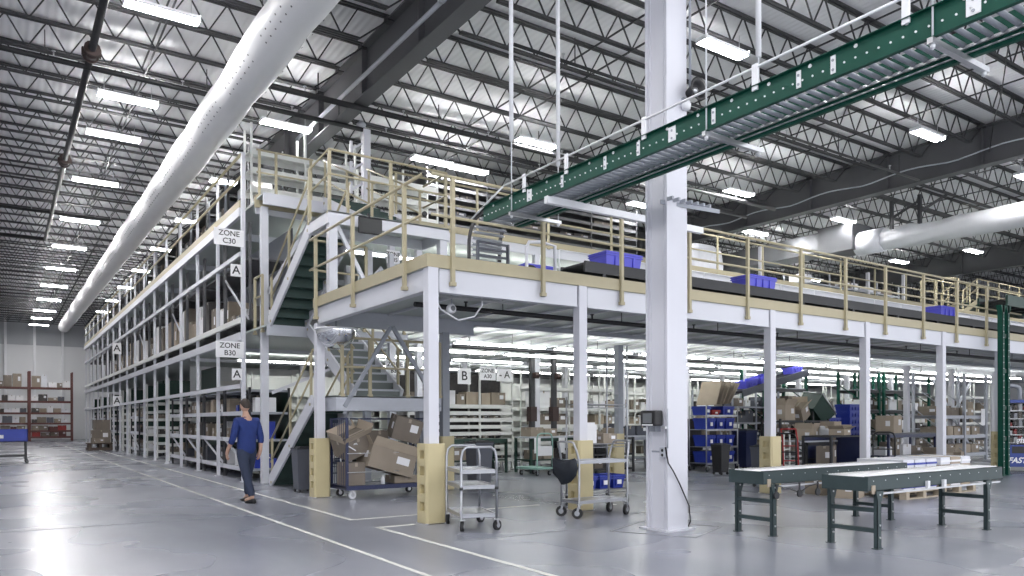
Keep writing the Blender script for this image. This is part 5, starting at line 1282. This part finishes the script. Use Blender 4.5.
belt('dark tote conveyor on the lower deck just behind the tan front railing', 7.9, 30, 9.85, .62, 3.95)
belt('second dark tote conveyor on the lower deck, deeper behind the first', 8.4, 30, 11.6, .62, 4.1)
for x, l in ((8.85, 'violet blue tote riding the deck conveyor left of the building column'), (12.55, 'violet blue tote riding the deck conveyor right of the building column'), (19.9, 'violet blue tote riding the deck conveyor near the walkway stairs')):
    tote((x, 9.85, 3.955), (.82, .46, .27), l, 'violet', lab=False)
tote((7.75 + .6, 11.6, 4.105), (.7, .46, .16), 'low violet blue tote on the deeper deck conveyor beside the overhead conveyor end', 'violet', lab=False)
t = thing('machine_guard', 'white framed machine guard with round motor at the end of the deck conveyor', 'machine', (7.35, 10.4, 3.43))
mk('frame', G().path([(0, 0, 0), (0, 0, .85), (.05, 0, .95), (.3, 0, .98), (.6, 0, .95), (.6, 0, 0)], .03, 8), 'column', t); mk('motor', G().tube((.1, .0, .42), (.1, .35, .42), .15, 14), 'black', t); mk('base', G().box(0, -.1, 0, .7, .5, .12), 'greysteel', t)
# inclined conveyor under the deck with totes
t = thing('inclined_conveyor', 'grey inclined conveyor carrying violet totes under the mezzanine', 'conveyor', (19.35, 14.6, 2.2))
A, B = V((-1.6, 0, -.06)), V((1.5, 0, .65))
for s in (-1, 1): mk('side_frame', G().bar(A + V((0, s * .28, 0)), B + V((0, s * .28, 0)), .04, .2), 'bin', t)
mk('belt', G().bar(A + V((0, 0, .04)), B + V((0, 0, .04)), .52, .05), 'black', t)
mk('hanger', G().bar((-1.2, 0, .0), (-1.2, 0, 1.15), .03, .03).bar((1.1, 0, .4), (1.1, 0, 1.15), .03, .03), 'steel', t)
for i, (k, l) in enumerate(((.18, 'lower'), (.40, 'middle'), (.88, 'upper'))):
    p = V((19.35, 14.6, 2.2)) + A.lerp(B, k); o = tote((p.x, p.y, p.z + .075), (.55, .4, .22), f'violet tote on the inclined conveyor under the mezzanine, {l} one', 'violet', lab=False); o.rotation_euler = (0, -math.atan2(.71, 3.1), 0)

# ------------------------------------------------------------------ walkway, green posts and vending machine at the right
t = thing('cross_conveyor', 'dark conveyor carried by the twin green posts at the right edge', 'conveyor', (24, 9.0, 4.2))
mk('side_frame', G().box(20.3, 8.45, 4.14, 30, 8.5, 4.4), 'darkgreen', t, True); mk('side_frame', G().box(20.3, 9.1, 4.14, 30, 9.15, 4.4), 'darkgreen', t, True)
mk('belt', G().box(20.3, 8.5, 4.26, 30, 9.1, 4.3), 'black', t, True)
g = G(); x = 20.5
while x < 30: g.box(x, 8.48, 4.14, x + .06, 9.12, 4.2); x += .6
mk('cross_members', g, 'dark', t, True)
t = thing('crossover_walkway', 'walkway with tan railings and steps on the upper deck at the right edge', 'walkway', (40, 16.5, 6.26))
mk('walk_deck', G().box(38.2, 17.2, 6.75, 45, 18.2, 6.95), 'darkgreen', t, True)
g = G()
for x in (38.3, 41, 44): 
    for y in (17.25, 18.15): g.box(x - .05, y - .05, 6.26, x + .05, y + .05, 6.75)
mk('leg', g, 'tan', t, True)
for y in (17.22, 18.18):
    rail('walk_railing', t, [(38.2, y, 8.02), (45, y, 8.02)], [(38.2 + i * 1.1, y, 6.95, 8.02) for i in range(7)], [7.65, 7.3], 0)
    mk('step_stringer', G().bar((36.9, y, 6.33), (38.2, y, 6.95), .05, .2), 'tan', t, True)
    rail('step_railing', t, [(36.8, y, 7.3), (38.2, y, 8.02)], [(36.85, y, 6.26, 7.33), (37.5, y, 6.6, 7.66)], [6.85], 0)
    rail('walk_railing', t, [(35.0, y, 7.75), (36.4, y, 7.85)], [(35.0, y, 6.26, 7.75), (36.4, y, 6.26, 7.85)], [7.3], 0)
for k in range(3): mk('step', G().box(38.2 - .4 * (k + 1), 17.25, 6.75 - .17 * k - .03, 38.2 - .4 * k, 18.15, 6.75 - .17 * k), 'gtread', t, True)
t = thing('green_support', 'tall twin green support posts beside the vending machine', 'support frame', (20.17, 8.55, 0))
for x in (0, .27):
    mk('post', G().box(x - .05, -.06, 0, x + .05, -.05, 4.14).box(x - .05, -.06, 0, x - .04, .06, 4.14).box(x + .04, -.06, 0, x + .05, .06, 4.14).box(x - .09, -.09, 0, x + .09, .09, .015).prism([(x - .05, 3.95), (x + .05, 3.95), (x + .13, 4.14), (x - .13, 4.14)], 'y', -.06, .06), 'green', t)
    g = G()
    for k in range(26): g.tube((x, -.064, .2 + k * .15), (x, -.06, .2 + k * .15), .012, 6)
    mk('bolt_row', g, 'paper', t)
for z in (.9, 1.65, 2.55, 3.4): mk('cross_bar', G().box(0, -.03, z - .05, .27, .03, z + .05), 'darkgreen', t)
def vending(x, y):
    t = thing('vending_machine', 'blue vending machine with glass front and white lettering at the right edge', 'vending machine', (x, y, 0), R_(-45))
    w, d, h = 1.0, .6, 1.88
    g = G(); g.box(0, .5, .12, w, d, h); g.box(0, .06, .12, .1, .5, h); g.box(.74, .06, .12, w, .5, h); g.box(.1, .06, 1.8, .74, .5, h); g.box(.1, .06, .12, .74, .5, .69); mk('cabinet', g, 'vend', t)
    g = G(); g.box(0, 0, .14, .10, .06, h); g.box(.74, 0, .14, w, .06, h); g.box(.10, 0, 1.80, .74, .06, h); g.box(.10, 0, .14, .74, .06, .70); mk('door_frame', g, 'vend', t)
    mk('frame_strip', G().box(.085, -.006, .70, .10, .0, 1.80), 'pvc', t)
    mk('compartment', G().box(.1, .48, .7, .74, .495, 1.8).box(.1, .07, .69, .74, .48, .7), 'black', t)
    for k in range(5):
        z = .74 + k * .21; p = mk('tray', G().box(.1, .07, z, .74, .45, z + .02), 'steel', t)
        for j in range(5):
            g = G(); g.box(.13 + j * .12, .1, z + .02, .13 + j * .12 + .08, .4, z + .02 + (.10 + .04 * ((j * 7 + k * 3) % 3))); o = mk('product', g, ('card3', 'paper', 'red', 'goods', 'lightgrey')[(j + k) % 5], p)
    mk('glass', G().box(.1, .02, .7, .74, .026, 1.8), 'glass', t)
    mk('payment_panel', G().box(.78, -.012, .95, .95, .0, 1.55), 'black', t); mk('pickup_flap', G().box(.16, -.01, .48, .68, .0, .66), 'black', t)
    text('git', .22, 'wlettering', t, (.36, -.004, .82), (math.pi / 2, 0, 0), shear=.2, bold=.006)
    text('FASTENAL', .2, 'wlettering', t, (.06, -.008, .29), (math.pi / 2, 0, 0), align='LEFT', shear=.3, bold=.006)
    for xx in (.08, w - .08):
        for yy in (.15, d - .1): mk('foot', G().tube((xx, yy, 0), (xx, yy, .13), .035, 10), 'black', t)
gm = bpy.data.materials.new('clear_glass'); gm.use_nodes = True; bb = gm.node_tree.nodes['Principled BSDF']; bb.inputs['Transmission Weight'].default_value = 1; bb.inputs['Roughness'].default_value = .02; bb.inputs['IOR'].default_value = 1.2
M['glass'] = gm
vending(21.8, 9.15)
one('vent_hose', G().path([(22.9, 9.25, 1.9), (22.9, 9.25, 2.15), (22.87, 9.27, 2.24), (22.75, 9.33, 2.28), (22.4, 9.5, 2.28)], .06, 8), 'greysteel', 'grey bent pipe rising behind the blue vending machine', 'pipe')
one('crane_cable', G().path([(14 + .5 * i, 5.5 + .25 * i, 9.12 - .12 * math.sin(i * .7)) for i in range(26)], .015, 5), 'pipe', 'slack black cable strung below the joists at upper right', 'cable')

# more of the work area under the mezzanine
for i, (x, y, l) in enumerate(((12.0, 16.75, 'first'), (12.75, 16.75, 'second'))):
    t = thing('lift_mast', f'dark steel mast with red joint beside the white bin shelving, {l} of two', 'mast', (x, y, 0))
    mk('post', G().box(-.06, -.06, 0, .06, .06, 3.3), 'dark', t); mk('joint', G().box(-.1, -.1, 1.35, .1, .1, 1.75), 'rust', t); mk('motor', G().tube((-.02, -.12, 2.6), (.12, -.12, 2.6), .09, 10), 'rust', t); mk('base', G().box(-.15, -.15, 0, .15, .15, .02), 'dark', t)
LW = ((14.9, 14.6, 2.2, 'dark low work cabinet left of the building column'), (16.6, 16.4, 2.4, 'dark low work cabinet behind the tote rack'), (12.6, 14.9, 1.4, 'dark low work cabinet behind the stock cart'))
for x, y, w, l in LW:
    t = shelf_unit('work_cabinet', l, x, y, w, .7, (.12, .5, .92), .93, 'dark', 'dark', 2, cat='cabinet', back='black')
    fill(f'the lower shelf of {l}', x + .05, y + .03, .125, w - .1, .55, .2, .32, .3, .5, ('goods', 'bin', 'card3'))
    fill(f'the top of {l}', x + .05, y + .05, .925, w - .1, .55, .15, .5, .3, .5, ('card', 'card2', 'bin', 'goods'), frac=.8)
one('green_board', G().box(0, -.02, 0, .95, .02, .36).box(.05, -.02, -.55, .1, .02, 0).box(.85, -.02, -.55, .9, .02, 0), 'darkgreen', 'dark green board standing above the cabinet left of the building column', 'board', loc=(15.0, 15.1, 1.5))
shelf_unit('rack_shelving', 'white thick edged shelving on the top deck right of the stair peak', 8.0, 18.6, 2.1, .6, (.25, .7, 1.15, 1.6), 1.9, 'offwhite', 'offwhite', 2, z0=6.26, lip=.14)
t = thing('lattice_mast', 'white mast with stepped brackets on the top deck behind the stair peak', 'mast', (7.55, 17.6, 6.26))
mk('mast', G().box(-.09, -.09, 0, .09, .09, 2.35), 'column', t)
g = G()
for k in range(4): g.bar((-.09, 0, .5 + k * .5), (-.38, 0, .3 + k * .5), .03, .05); g.box(-.42, -.03, .2 + k * .5, -.36, .03, .5 + k * .5)
mk('brackets', g, 'column', t); mk('cap_lamp', G().lathe([(0, -.05), (.1, -.03), (.12, .05), (.05, .12), (0, .13)], (-.12, 0, 2.42), 14), 'lightgrey', t)
t = thing('slatted_panel', 'white slatted service panel under the ZONE C35 sign between the decks', 'panel', (6.6, 15.2, 3.43))
for x in (0, .5): mk('post', G().box(x - .05, -.05, 0, x + .05, .05, 1.6), 'column', t)
mk('cover', G().prism([(0, 0), (.5, 0), (.5, 1.0), (.25, 1.3), (0, 1.0)], 'y', -.03, .03), 'lightgrey', t)
